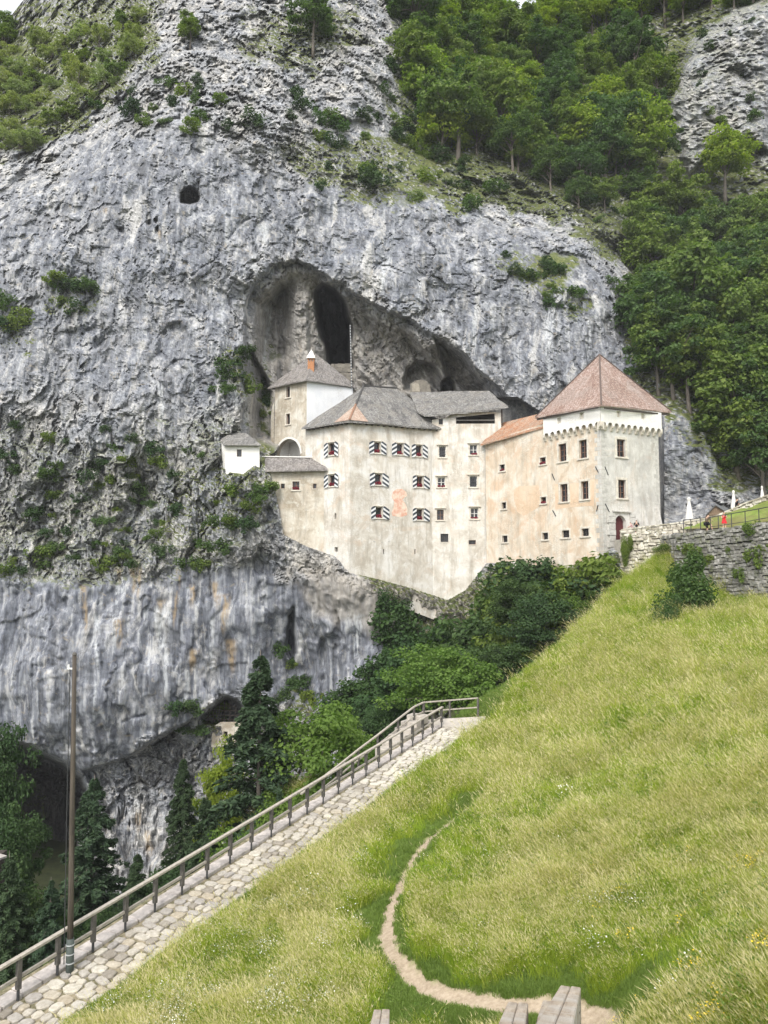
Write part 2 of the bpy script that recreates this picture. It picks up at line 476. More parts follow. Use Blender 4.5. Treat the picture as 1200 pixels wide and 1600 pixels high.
# drip forms inside the cave
dc = sdf(CAVE, U, V)
inc = sstep(0, 25, dc)
slant = (U - 560) * .022 + (V - 560) * .0
D -= ridged((BX + BZ * .55) * .42, BY * .1, (BZ - BX * .5) * .07, 4, 81) * 1.1 * inc * sstep(540, 570, U)
D -= ridged(BX * .35, BY * .1, BZ * .05, 3, 83) * 1.0 * inc * (1 - sstep(540, 570, U))
for pl, amt, w in FEAT:
    big_f = w > 10
    D += amt * sstep(-w * .35, w, sdf(pl, U + wob * (.8 if w > 4 else .25), V + wob2 * (.8 if w > 4 else .25)))
for pl, w, dp in CRACKS:
    dd = polyline_dist(pl, U + wob * .8, V + wob2 * .8)
    D += dp * .8 * np.clip(1 - dd / (w * .9), 0, 1) * sstep(-.15, .25, fbm(BX * .35, BY * .3, BZ * .35, 2, int(w * 100)))
# pillar in the cave
D -= 3.2 * np.exp(-((U - 470 - (V - 500) * .04) / 22) ** 2) * sstep(0, 18, dc) * sstep(425, 470, V)
# room for the masonry
D = np.where(dn > 0, np.maximum(D, ENV * 0 + 84 + 18 * sstep(0, 10, dn)), D)
D = np.where((dn > 0) & (U > 850), np.maximum(D, 89.5), D)
dh = sdf([(338,674),(409,674),(410,735),(398,728),(380,742),(352,738)], U, V)
D = np.where(dh > 0, np.maximum(D, 89 + 3.6 * sstep(0, 5, dh)), D)
CX, CY, CZ = rx * D, D, rz * D
# back of the ridge
rows = [(CX, CY, CZ)]
bk = []
for k in range(1, 7):
    bk.append((CX[0] * (1 + .06 * k), CY[0] + 10.0 * k, CZ[0] - 4.0 * k - 1.2 * k * k))
GX = np.vstack([b[0] for b in reversed(bk)] + [CX]); GY = np.vstack([b[1] for b in reversed(bk)] + [CY]); GZ = np.vstack([b[2] for b in reversed(bk)] + [CZ])
nr, nc = GX.shape
idx = np.arange(nr * nc).reshape(nr, nc)
faces = np.stack([idx[:-1, :-1], idx[1:, :-1], idx[1:, 1:], idx[:-1, 1:]], -1).reshape(-1, 4)
cliff_me = np_mesh('cliff', np.stack([GX, GY, GZ], -1).reshape(-1, 3), faces, smooth=False)
sm_f = np.vstack([np.zeros((6, nc)), smooth])[:-1, :-1].reshape(-1) > .8
cliff_me.polygons.foreach_set('use_smooth', sm_f)
pad = lambda a, v=0.0: np.vstack([np.full((6, nc), v), a])
attr(cliff_me, 'smooth', pad(smooth))
# stains that belong to the rock: ochre and rust runs, white lime runs, pale weathered blocks
def runs(lst):
    m = np.zeros(U.shape)
    for (u0, v0, v1, w) in lst:
        c = u0 + fbm(np.full(U.shape, u0 * .37), V * .012, V * 0, 2, 3) * 9
        ww = w * (1 - .75 * np.clip((V - v0) / (v1 - v0), 0, 1))
        m = np.maximum(m, np.clip(1.6 - np.abs(U - c) / ww * 1.2, 0, 1) * sstep(v0 - 4, v0 + 3, V) * (1 - sstep(v1 - 30, v1, V)))
    return m
ochre = runs([(132,915,1000,5),(183,968,1025,9),(205,880,940,5),(217,885,945,5),(185,890,925,4),(255,938,970,6),(300,915,960,5),(337,910,960,6),(352,930,1000,9),(360,1000,1060,9),(300,1015,1060,9),(236,1320,1350,7),(216,1270,1310,6),(230,1300,1340,5),
              (247,360,385,4),(145,292,310,3),(165,325,350,4),(272,900,990,4)])
white = runs([(172,960,1030,5),(192,895,950,4),(180,915,965,4),(255,950,1110,9),(268,955,1000,3),(218,1120,1160,3),(150,960,1160,4),(290,1050,1120,5),(232,950,1100,3),(330,970,1060,4),(860,480,640,9),(745,480,560,5),(752,560,600,4),
              (600,400,470,10),(420,480,620,5),(410,350,400,8),(395,400,440,7),(370,600,660,4),(352,470,600,4),(540,400,430,4),(690,480,520,4),(925,500,560,4),(240,1260,1330,8),(215,1230,1300,6),(410,1080,1130,7),(385,1060,1100,5),(655,440,560,3),(250,600,700,5),(560,960,1060,8)])
attr(cliff_me, 'ochre', pad(ochre)); attr(cliff_me, 'white', pad(white))
warm = np.maximum(inc * .7, sstep(-10, 30, sdf([(450,860),(620,900),(730,905),(760,890),(800,900),(800,960),(700,1000),(640,1010),(590,1000),(540,985),(490,970),(455,900)], U + wob * 4, V + wob2 * 4)) * .9)
attr(cliff_me, 'warm', pad(warm))
cave_shade = np.maximum(.85 * sstep(-4, 14, sdf([(-80,1150),(20,1166),(60,1180),(100,1198),(124,1215),(132,1250),(126,1300),(114,1420),(-80,1420)], U, V)), .6 * sstep(0, 8, sdf(CHAMBER, U, V)))  # shade of the lower cave and dark chamber, painted into the rock colour
attr(cliff_me, 'cave_shade', pad(cave_shade))
VEG = [  # where ledges and gullies are green: polygon, density
 ([(-40,0),(250,-20),(240,80),(200,130),(130,200),(60,240),(-40,230)], .85),
 ([(600,-60),(1250,-60),(1250,760),(1130,760),(1040,640),(980,600),(985,430),(900,350),(640,270),(610,150),(640,100)], .9),
 ([(440,230),(620,200),(800,280),(740,330),(520,310)], .55),([(380,30),(560,0),(560,60),(470,110),(380,90)], .5),
 ([(-40,640),(120,690),(340,640),(430,740),(440,800),(350,900),(200,930),(-40,920)], .22),([(760,400),(880,410),(930,500),(860,470)], .7),
 ([(70,430),(160,450),(150,490),(90,480)], .6),([(-20,470),(50,490),(40,540),(-20,530)], .6),([(340,540),(425,560),(425,660),(400,660),(350,600)], .55),
 ([(570,900),(960,870),(1000,930),(760,1130),(480,1130),(600,1050),(605,960)], 1.0),([(280,1110),(345,1120),(340,1140),(290,1140)], .6),([(270,730),(430,700),(440,780),(330,860),(240,860)], .36),
 ([(-40,1100),(40,1120),(100,1500),(-40,1500)], .5),([(440,1000),(490,1080),(500,1130),(440,1130)], .6),
]
veg = np.zeros(U.shape)
for pl, a in VEG: veg = np.maximum(veg, a * sstep(-12, 12, sdf(pl, U + wob * 4, V + wob2 * 4)))
CRAG = [(1052,150),(1075,70),(1130,20),(1260,-30),(1260,300),(1160,235),(1110,265),(1075,290),(1052,230)]
crag = sstep(-8, 8, sdf(CRAG, U + wob * 2, V + wob2 * 2)); veg = veg * (1 - .85 * crag)
attr(cliff_me, 'veg', pad(veg, 1.0))

t = NT('limestone')
g = t.geo()
sm, oc, wh, wa, ve = [t.attr(k) for k in ('smooth', 'ochre', 'white', 'warm', 'veg')]
gs = t.geo((1, 1, .09))
streak = t.noise(gs, 1.1, 6, .62, .3)
streak2 = t.noise(t.geo((1, 1, .04)), 2.6, 5, .6)
blot = t.noise(g, .22, 5, .6)
fine = t.noise(g, 2.6, 8, .68)
grit = t.noise(g, 9.0, 4, .7)
rockc = t.ramp(fine, [(.28, (.10, .10, .10)), (.43, (.225, .228, .232)), (.55, (.37, .372, .372)), (.68, (.64, .635, .615))])
bb = t.mrange(t.noise(g, .5, 6, .75, .5), .50, .60)
rockc = t.mix(t.math('MULTIPLY', bb, .55), rockc, t.mix(1.0, t.mix(fine, (.36, .36, .35), (.74, .73, .70)), (1, 1, 1), 'MULTIPLY'))
rockc = t.mix(t.mrange(blot, .35, .65), t.mix(1.0, rockc, (.82, .88, 1.0), 'MULTIPLY'), rockc)
strc = t.ramp(streak, [(.34, (.045, .052, .065)), (.44, (.15, .165, .195)), (.53, (.27, .29, .325)), (.63, (.55, .565, .575))])
strc = t.mix(t.mrange(streak2, .42, .62), strc, t.mix(1.0, strc, (.62, .63, .70), 'MULTIPLY'))
c = t.mix(t.math('MULTIPLY', sm, .85), rockc, strc)
lime = t.mrange(t.noise(t.geo((1, 1, .22)), .42, 7, .72, .5), .55, .63)
c = t.mix(t.math('MULTIPLY', lime, .62), c, (.66, .655, .63))
dkp = t.mrange(t.noise(t.geo((1, 1, .3)), .38, 6, .7, .4), .57, .66)
c = t.mix(t.math('MULTIPLY', dkp, .5), c, (.085, .09, .10))
k1 = t.math('ABSOLUTE', t.math('SUBTRACT', t.noise(t.geo((1, 1, .28)), .85, 5, .62, .8), .5))
k2 = t.math('ABSOLUTE', t.math('SUBTRACT', t.noise(t.new('Mapping', {'Vector': g, 'Rotation': (0, .5, 0), 'Scale': (.35, 1, 1)}).outputs[0], .9, 5, .62, .9), .5))
kl = t.math('MAXIMUM', t.mrange(k1, .0, .014, 1, 0), t.math('MULTIPLY', t.mrange(k2, .0, .010, 1, 0), .8))
kl = t.math('MULTIPLY', kl, t.mrange(t.noise(g, .35, 3), .38, .5))
c = t.mix(t.math('MULTIPLY', kl, .62), c, (.06, .06, .062))
da = t.attr('cave_shade')
pale = t.mrange(t.noise(t.geo((1, 1, .6)), .75, 5, .7), .56, .64)
c = t.mix(t.math('MULTIPLY', t.math('MULTIPLY', pale, t.mrange(sm, 0, 1, 1, .35)), .7), c, (.66, .645, .61))
c = t.mix(t.math('MULTIPLY', t.mrange(t.noise(g, .9, 4, .7, 1.0), .60, .70), .5), c, (.42, .36, .26))
c = t.mix(t.math('MULTIPLY', wa, .6), c, t.ramp(t.noise(t.geo((1, 1, .35)), .9, 5), [(.35, (.27, .245, .205)), (.6, (.52, .47, .39))]))
ocn = t.math('MULTIPLY', oc, t.mrange(t.noise(t.geo((1, 1, .2)), 2.2, 4), .38, .52))
c = t.mix(t.math('MULTIPLY', ocn, .62), c, t.mix(fine, (.36, .23, .10), (.50, .40, .24)))
whn = t.math('MULTIPLY', wh, t.mrange(t.noise(t.geo((1, 1, .12)), 3.2, 6, .7), .44, .56))
c = t.mix(t.math('MULTIPLY', whn, .7), c, (.62, .65, .67))
c = t.mix(da, c, (.035, .032, .03))  # painted cave shade darkens the rock
c = t.mix(1.0, c, t.mix(t.mrange(sm, .2, .9), (1.0, .985, .965), (.80, .80, .81)), 'MULTIPLY')
nz = t.new('SeparateXYZ', {'Vector': t.new('NewGeometry').outputs['Normal']}).outputs['Z']
gn = t.math('ADD', t.math('MULTIPLY', nz, .9), t.math('MULTIPLY', t.noise(g, .8, 6, .7), 1.3))
gm = t.mrange(t.math('ADD', gn, t.math('MULTIPLY', ve, .42)), 1.17, 1.32)
grassc = t.ramp(t.noise(g, 1.7, 5, .7), [(.3, (.05, .07, .025)), (.55, (.12, .14, .05)), (.75, (.26, .24, .11))])
c = t.mix(t.math('MULTIPLY', gm, t.mrange(ve, .0, .35)), c, grassc)
h = t.math('ADD', fine, t.math('SUBTRACT', t.math('MULTIPLY', grit, .3), t.math('MULTIPLY', kl, .5)))
ns = t.bump(h, t.mrange(sm, 0, 1, .9, .22), .22)
M_ROCK = t.fin(c, .92, ns)
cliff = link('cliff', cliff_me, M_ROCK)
tag(cliff, 'sheer grey limestone cliff with a huge arched cave behind the castle', kind='structure')
del j1, j2, j3, s3, tb, tb2, cre

def cliff_sample():
    """visible-side points of the cliff with their normals, as arrays"""
    PX, PY, PZ = CX, CY, CZ
    du = np.stack([np.gradient(a, axis=1) for a in (PX, PY, PZ)], -1)
    dv = np.stack([np.gradient(a, axis=0) for a in (PX, PY, PZ)], -1)
    n = np.cross(dv, du); n /= np.linalg.norm(n, axis=-1, keepdims=True) + 1e-9
    n *= np.where(n[..., 1:2] > 0, -1, 1)
    return n
CN = cliff_sample()
def cliff_at(u, v):
    """nearest cliff vertex to a photograph pixel"""
    j = int(np.argmin(np.abs(UL - u)))
    i = int(np.argmin(np.abs(V[:, j] - v)))
    return i, j, Vector((CX[i, j], CY[i, j], CZ[i, j]))
# ------------------------------------------------------------------ the meadow
def Z(u, v, d):
    p = P(u, v, d); return (p.x, p.y, p.z)
RA, RB = P(28, 1560, 22.0), P(690, 1135, 46.0)          # foot of first and last fence post seen on the ramp
RD = (RB - RA); RL = RD.length; RDIR = RD / RL
RSIDE = Vector((RDIR.y, -RDIR.x, 0)).normalized()        # to the right of the ramp, going up
RW = 2.0                                                # ramp width
tp = []
for s in (-.35, 0, .2, .4, .6, .8, 1.0):
    q = RA + RD * s
    for o, dz in ((0.0, 0), (RW + .1, 0), (RW + 1.0, .12), (-.75, -.05), (-1.3, -.45), (-3, -2.2), (-7, -7.5)):
        if s > .9 and o < -.9: continue
        r = q + RSIDE * o
        tp.append((r.x, r.y, r.z + dz))
q = RB + RDIR * 1.5
for sx_ in (.68, .78, .88, 1.0, 1.08):
    r = RA + RD * sx_ + RSIDE * -2.0; tp.append((r.x, r.y, r.z - 2.0))
    r = RA + RD * sx_ + RSIDE * -4.2; tp.append((r.x, r.y, r.z - 5.2))
for o in (-.6, .8, 1.8): r = q + RSIDE * o; tp.append((r.x, r.y, RB.z + .05))
DIRT = [(738,1255,33.5),(712,1272,32),(690,1292,30.4),(665,1318,28.6),(645,1345,27),(628,1375,25.3),(614,1410,23.6),(606,1440,22.2),(606,1468,21),(616,1492,20),(640,1518,18.9),(672,1540,18),(705,1551,17.5),(750,1560,17),(800,1564,16.6),(850,1567,16.3),(890,1574,15.9),(925,1588,15.4),(945,1606,14.9),(960,1640,14.2)]
for a in DIRT[::3]: tp.append(Z(*a))
for a in [(600,1600,17.5),(450,1600,18.5),(300,1600,19.6),(500,1450,24),(560,1350,28),(640,1270,34),
          (1000,1450,18),(1200,1600,11.2),(1200,1400,16),(1200,1200,24),(1200,1050,37),(1200,958,54),(1120,952,59),(1060,905,66),(1052,868,68),(1090,960,56),
          (900,988,60),(960,945,63),(1000,910,65.5),(800,1064,54),(752,1094,50),(900,1100,45),(1000,1200,32),(900,1250,29),(800,1350,24.5),(1050,1000,50),(1100,1100,35),(850,1180,38),(760,1180,41),(960,1380,21),(1100,1300,22),(1000,1560,14.5)]:
    tp.append(Z(*a))
tp += [(-3.0,55,-15.5),(3,60,-14.5),(9,66,-12),(15,72,-9),(-8,60,-21),(0,70,-23),(20,78,-4.5),(-5,50,-13.5),(24,74,-1.0),(27,74,.6),(33,70,2.2),(40,64,4),(35,40,1.0),(22,18,-2.5),(15,8,-3.0),(40,20,3),
       (0,12,-9.2),(4,10.5,-7.8),(-6,11,-10.5),(-14,12,-13.5),(0,6,-6.4),(5,6,-5.5),(0,2.6,-4.2),(3,2.6,-4.0),(-6,3,-6),(8,6,-4.4),
       (-30,50,-34),(-16,60,-30),(-30,30,-30),(-50,60,-37),(-50,20,-32),(-30,78,-34),(-10,78,-30),(10,84,-20),(-50,80,-36),(-25,10,-18)]
tps_t = TPS([(a, b) for a, b, c in tp], [c for a, b, c in tp], 1e-5)
def ground(x, y): return tps_t(np.asarray(x, float), np.asarray(y, float))
dirt_w = [P(*a) for a in DIRT]
dirt_xy = [(p.x, p.y) for p in dirt_w]
def ramp_so(x, y):
    rx_, ry_ = x - RA.x, y - RA.y
    L = math.hypot(RDIR.x, RDIR.y)
    return (rx_ * RDIR.x + ry_ * RDIR.y) / L, rx_ * RSIDE.x + ry_ * RSIDE.y
XL = line([(-90, -14, 1.5), (-14, 36, .16), (36, 90, 1.5)])
YL = line([(0, 9, .5), (9, 52, .16), (52, 84, .4)])
TX, TY = np.meshgrid(XL, YL)
TZ = ground(TX, TY)
rs, ro = ramp_so(TX, TY)
rz_line = RA.z + (RB.z - RA.z) * rs / (RDIR.to_2d().length * RL)
on_ramp = sstep(-1.15, -.85, ro) * (1 - sstep(RW - .02, RW + .5, ro)) * sstep(-14, -12, rs) * (1 - sstep(28.5, 30, rs))
dirt_d = polyline_dist(dirt_xy, TX, TY)
wid = .18 + .007 * np.clip(34 - TY, 0, 30) + .05 * fbm(TX * 1.2, TY * 1.2, TX * 0, 2, 3)
dirt = 1 - sstep(wid * .7, wid * 1.25, dirt_d + fbm(TX * 3, TY * 3, TX * 0, 2, 8) * .14)
lump = fbm(TX * .35, TY * .35, TX * 0, 3, 91) * .28 + fbm(TX * 1.4, TY * 1.4, TX * 0, 3, 95) * .09
lump = lump * (1 - on_ramp) * sstep(0, 1.2, dirt_d) * (1 - sstep(-2.5, -1, ro) * (1 - sstep(RW, RW + 1.5, ro)))
TZ = TZ * (1 - on_ramp) + (rz_line - .09) * on_ramp + lump - dirt * .05
n2, m2 = TX.shape
idx = np.arange(n2 * m2).reshape(n2, m2)
tf = np.stack([idx[:-1, :-1], idx[:-1, 1:], idx[1:, 1:], idx[1:, :-1]], -1).reshape(-1, 4)
ter_me = np_mesh('meadow_ground', np.stack([TX, TY, TZ], -1).reshape(-1, 3), tf, True)
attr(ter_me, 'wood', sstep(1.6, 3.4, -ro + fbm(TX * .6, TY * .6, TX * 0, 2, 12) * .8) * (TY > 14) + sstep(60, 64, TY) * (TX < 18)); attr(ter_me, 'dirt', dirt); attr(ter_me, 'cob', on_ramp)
from bisect import bisect
def ter_z(x, y):
    """bilinear height on the built ground sheet (arrays)"""
    x = np.asarray(x, float); y = np.asarray(y, float)
    j = np.clip(np.searchsorted(XL, x) - 1, 0, len(XL) - 2); i = np.clip(np.searchsorted(YL, y) - 1, 0, len(YL) - 2)
    fx = np.clip((x - XL[j]) / (XL[j + 1] - XL[j]), 0, 1); fy = np.clip((y - YL[i]) / (YL[i + 1] - YL[i]), 0, 1)
    return (TZ[i, j] * (1 - fx) + TZ[i, j + 1] * fx) * (1 - fy) + (TZ[i + 1, j] * (1 - fx) + TZ[i + 1, j + 1] * fx) * fy
t = NT('meadow_soil')
g = t.geo()
gc = t.ramp(t.noise(g, 1.3, 6, .7), [(.3, (.10, .15, .03)), (.5, (.16, .22, .045)), (.7, (.25, .29, .08))])
gc = t.mix(t.mrange(t.noise(g, .35, 3), .45, .65), gc, (.16, .15, .06))
dc_ = t.ramp(t.noise(g, 7, 6, .7), [(.3, (.30, .235, .165)), (.6, (.46, .375, .28)), (.8, (.55, .47, .37))])
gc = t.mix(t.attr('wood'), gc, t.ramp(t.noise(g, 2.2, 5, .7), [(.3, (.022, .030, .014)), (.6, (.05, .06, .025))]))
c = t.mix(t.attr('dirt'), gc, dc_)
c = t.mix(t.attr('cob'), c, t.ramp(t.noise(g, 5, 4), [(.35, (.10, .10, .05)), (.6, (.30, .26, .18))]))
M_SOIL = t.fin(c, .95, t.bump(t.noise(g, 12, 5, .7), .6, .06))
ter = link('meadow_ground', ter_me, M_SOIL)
tag(ter, kind='structure')
# wide valley floor that runs out to the horizon below everything
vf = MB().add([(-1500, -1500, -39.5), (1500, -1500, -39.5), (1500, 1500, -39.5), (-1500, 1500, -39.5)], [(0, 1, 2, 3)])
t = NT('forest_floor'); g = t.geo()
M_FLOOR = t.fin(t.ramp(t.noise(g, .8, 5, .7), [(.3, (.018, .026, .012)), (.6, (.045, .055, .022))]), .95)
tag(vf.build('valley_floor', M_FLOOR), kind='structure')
# ------------------------------------------------------------------ castle materials
def stucco(name, c0, c1, c2, rust=.35, dirty=.4, off=0.0):
    t = NT(name)
    g = t.new('Mapping', {'Vector': t.new('NewGeometry').outputs['Position'], 'Location': (off, off * .7, off * .3)}).outputs[0]
    gv = t.new('Mapping', {'Vector': g, 'Scale': (1, 1, .22)}).outputs[0]
    a = t.noise(g, .45, 8, .66, .6); b = t.noise(g, 1.4, 7, .7, .4); d = t.noise(gv, 1.3, 6, .65)
    c = t.ramp(a, [(.36, c0), (.5, c1), (.62, c2)])
    c = t.mix(t.math('MULTIPLY', t.mrange(b, .52, .62), .7), c, c2)
    c = t.mix(t.math('MULTIPLY', t.mrange(t.noise(g, .33, 6, .7, .8), .54, .62), rust), c, (.62, .42, .27))
    c = t.mix(t.math('MULTIPLY', t.mrange(d, .50, .68), dirty), c, (.31, .275, .22))
    dr = t.noise(t.new('Mapping', {'Vector': g, 'Scale': (1, 1, .07)}).outputs[0], 3.2, 5, .7)
    c = t.mix(t.math('MULTIPLY', t.math('MULTIPLY', t.mrange(dr, .54, .66), t.mrange(b, .40, .55)), dirty * .9), c, (.30, .28, .245))
    c = t.mix(t.math('MULTIPLY', t.mrange(t.noise(g, 2.6, 8, .75), .60, .68), dirty * .9), c, (.25, .235, .21))
    # courses of rubble showing through worn plaster
    br = t.vor(t.new('Mapping', {'Vector': g, 'Scale': (2.2, 2.2, 4.2)}).outputs[0], 1.0, 'DISTANCE_TO_EDGE')
    worn = t.mrange(t.noise(g, .28, 5, .6), .52, .6)
    joint = t.math('MULTIPLY', t.mrange(br, 0, .09, 1, 0), worn)
    c = t.mix(t.math('MULTIPLY', joint, .28), c, (.36, .32, .26))
    h = t.math('SUBTRACT', t.noise(g, 5, 6, .7), t.math('MULTIPLY', joint, .7))
    return t.fin(c, .94, t.bump(h, .5, .05))
M_CREAM = stucco('aged_cream_plaster', (.47, .43, .37), (.61, .58, .525), (.70, .69, .665), .24, .55)
M_PEACH = stucco('aged_peach_plaster', (.55, .44, .33), (.66, .57, .46), (.71, .67, .60), .45, .42, 13)
M_GREYP = stucco('aged_grey_plaster', (.43, .42, .40), (.54, .53, .50), (.64, .63, .60), .16, .5, 31)
M_STAIN = stucco('stained_plaster', (.37, .32, .25), (.53, .48, .40), (.65, .63, .57), .15, .8, 57)
M_WHITE = stucco('fresh_white_plaster', (.68, .70, .73), (.73, .745, .765), (.76, .775, .79), .0, .07, 71)
M_BAND = stucco('cream_white_plaster', (.74, .73, .69), (.79, .78, .75), (.82, .81, .79), .03, .08, 81)
def shingle(name, cols, lich, off=0):
    t = NT(name)
    uv = t.new('TexCoord').outputs['UV']
    br = t.new('TexBrick', {'Vector': uv, 'Color1': (0, 0, 0), 'Color2': (1, 1, 1), 'Mortar': (.0, .0, .0), 'Scale': 1.0, 'Mortar Size': .012, 'Brick Width': .17, 'Row Height': .24}, offset=.5)
    m = t.new('Mapping', {'Vector': uv, 'Scale': (1, .25, 1), 'Location': (off, 0, 0)}).outputs[0]
    a = t.noise(m, .9, 8, .7); b = t.noise(uv, 4.5, 6, .75); c3 = t.noise(uv, .35, 4, .6)
    f = t.math('ADD', t.math('MULTIPLY', a, .55), t.math('ADD', t.math('MULTIPLY', b, .35), t.math('MULTIPLY', br.outputs[0], .16)))
    c = t.ramp(f, [(.36, cols[0]), (.5, cols[1]), (.62, cols[2])])
    c = t.mix(t.math('MULTIPLY', t.mrange(c3, .48, .62), lich[1]), c, lich[0])
    c = t.mix(t.math('MULTIPLY', br.outputs['Fac'], .7), c, (.04, .04, .04))
    # every course overlaps the one below it
    sv = t.new('SeparateXYZ', {'Vector': uv}).outputs['Y']
    saw = t.math('FRACT', t.math('DIVIDE', sv, .24))
    h = t.math('ADD', t.math('MULTIPLY', saw, -.6), t.math('ADD', t.math('MULTIPLY', br.outputs[0], .5), t.math('MULTIPLY', br.outputs['Fac'], -.6)))
    return t.fin(c, .85, t.bump(t.math('ADD', h, b), .8, .06))
M_RGREY = shingle('weathered_grey_shingles', [(.095, .095, .095), (.19, .185, .18), (.33, .325, .31)], ((.27, .25, .215), .45))
M_RBROWN = shingle('brown_grey_shingles', [(.11, .10, .10), (.215, .20, .19), (.36, .34, .33)], ((.31, .28, .25), .4), 9)
M_RRED = shingle('red_brown_shingles', [(.19, .115, .09), (.33, .225, .185), (.50, .40, .36)], ((.34, .29, .26), .5), 20)
M_RORNG = shingle('orange_brown_shingles', [(.30, .14, .075), (.47, .235, .13), (.50, .37, .28)], ((.34, .30, .25), .5), 33)
M_RNEW = shingle('fresh_peach_shingles', [(.36, .24, .18), (.47, .34, .27), (.56, .45, .37)], ((.4, .33, .27), .4), 40)
def flat(name, c, rough=.7, var=.15, scale=6, bump=.2, metal=0.0):
    t = NT(name); g = t.geo(); n = t.noise(g, scale, 6, .65)
    cc = t.mix(t.mrange(n, .3, .7), tuple(x * (1 - var) for x in c), tuple(min(1, x * (1 + var)) for x in c))
    return t.fin(cc, rough, t.bump(n, bump, .02), metal)
M_SURR = flat('pale_window_stone', (.60, .56, .49), .9, .22, 3)
M_QUOIN = flat('grey_quoin_stone', (.50, .49, .46), .9, .25, 3, .5)
M_WFRAME = flat('white_window_frame', (.72, .72, .70), .6, .1)
M_DFRAME = flat('dark_window_frame', (.05, .045, .045), .6, .2)
M_BRFRAME = flat('brown_window_frame', (.17, .10, .075), .6, .2)
M_FLOWER = flat('red_geraniums', (.16, .016, .028), .8, .7, 18, .8)
M_SHW = flat('white_shutter_paint', (.68, .69, .70), .6, .06)
M_SHB = flat('black_shutter_paint', (.045, .055, .07), .55, .2)
M_DARKW = flat('dark_old_timber', (.055, .045, .04), .85, .35, 5)
M_IRON = flat('dark_iron', (.05, .052, .055), .55, .25, 9, .1)
M_DOOR = flat('dark_red_brown_door', (.10, .028, .03), .6, .3, 6)
t = NT('window_glass_dark'); t.b.inputs['Specular IOR Level'].default_value = .5
M_PANE = t.fin(t.ramp(t.noise(t.geo(), 2.0, 3), [(.4, (.012, .013, .016)), (.7, (.05, .055, .065))]), .12)
M_BRICK = flat('orange_chimney_brick', (.42, .20, .10), .9, .3, 7, .6)
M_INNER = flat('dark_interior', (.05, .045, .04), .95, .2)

def roof_uv(me):
    uvl = me.uv_layers.new(name='UVMap')
    for p in me.polygons:
        n = p.normal
        tt = Vector((0, 0, 1)).cross(n)
        tt = tt.normalized() if tt.length > 1e-3 else Vector((1, 0, 0))
        bb = n.cross(tt)
        if bb.z < 0: bb = -bb
        for li in p.loop_indices:
            co = me.vertices[me.loops[li].vertex_index].co
            uvl.data[li].uv = (co.dot(tt), co.dot(bb))
def roof(name, polys, mat, parent, th=.2, label=None, wav=.0):
    mb = MB()
    for pl in polys: mb.poly_prism([Vector(p) for p in pl], (0, 0, -th))
    me = mb.mesh(name)
    # subdivide and let the old roof sag a little
    bm = bmesh.new(); bm.from_mesh(me)
    bmesh.ops.triangulate(bm, faces=bm.faces[:])
    for _ in range(3):
        es = [e for e in bm.edges if e.calc_length() > 1.4]
        if not es: break
        bmesh.ops.subdivide_edges(bm, edges=es, cuts=1, use_grid_fill=False)
        bmesh.ops.triangulate(bm, faces=bm.faces[:])
    for v in bm.verts:
        q = v.co
        v.co.z += mnoise.noise(Vector((q.x * .45, q.y * .45, q.z * .45))) * wav + mnoise.noise(Vector((q.x * 2.1, q.y * 2.1, q.z * 2.1))) * wav * .35
    bm.to_mesh(me); bm.free()
    roof_uv(me)
    o = link(name, me, mat, parent)
    if label: o['label'] = label
    return o

class Fac:
    """a vertical wall plane through two plan points, seen from the camera's side"""
    def __init__(s, a, b):
        s.a = Vector((a[0], a[1], 0)); d = Vector((b[0] - a[0], b[1] - a[1], 0)); s.L = d.length; s.d = d / s.L
        s.n = Vector((s.d.y, -s.d.x, 0))
        if s.n.dot(-s.a) < 0: s.n = -s.n
    def at(s, u, v):
        rx, rz = ray(u, v); rx, rz = float(rx), float(rz)
        dd = s.a.dot(s.n) / (rx * s.n.x + s.n.y)
        p = Vector((rx * dd, dd, rz * dd))
        return (p - s.a).dot(s.d), p.z
    def rect(s, u0, v0, u1, v1):
        vm, um = (v0 + v1) / 2, (u0 + u1) / 2
        s0, s1 = s.at(u0, vm)[0], s.at(u1, vm)[0]
        return min(s0, s1), s.at(um, v1)[1], max(s0, s1), s.at(um, v0)[1]
    def p(s, q, z, o=0.0): return s.a + s.d * q + s.n * o + Vector((0, 0, z))
    def box(s, mb, s0, z0, s1, z1, o0, o1):
        c = s.p((s0 + s1) / 2, (z0 + z1) / 2, (o0 + o1) / 2)
        return mb.box(c, s1 - s0, abs(o1 - o0), z1 - z0, s.d, s.n, (0, 0, 1))
    def prism(s, mb, pts, o0, o1): return mb.poly_prism([s.p(q, z, o0) for q, z in pts], s.n * (o1 - o0))
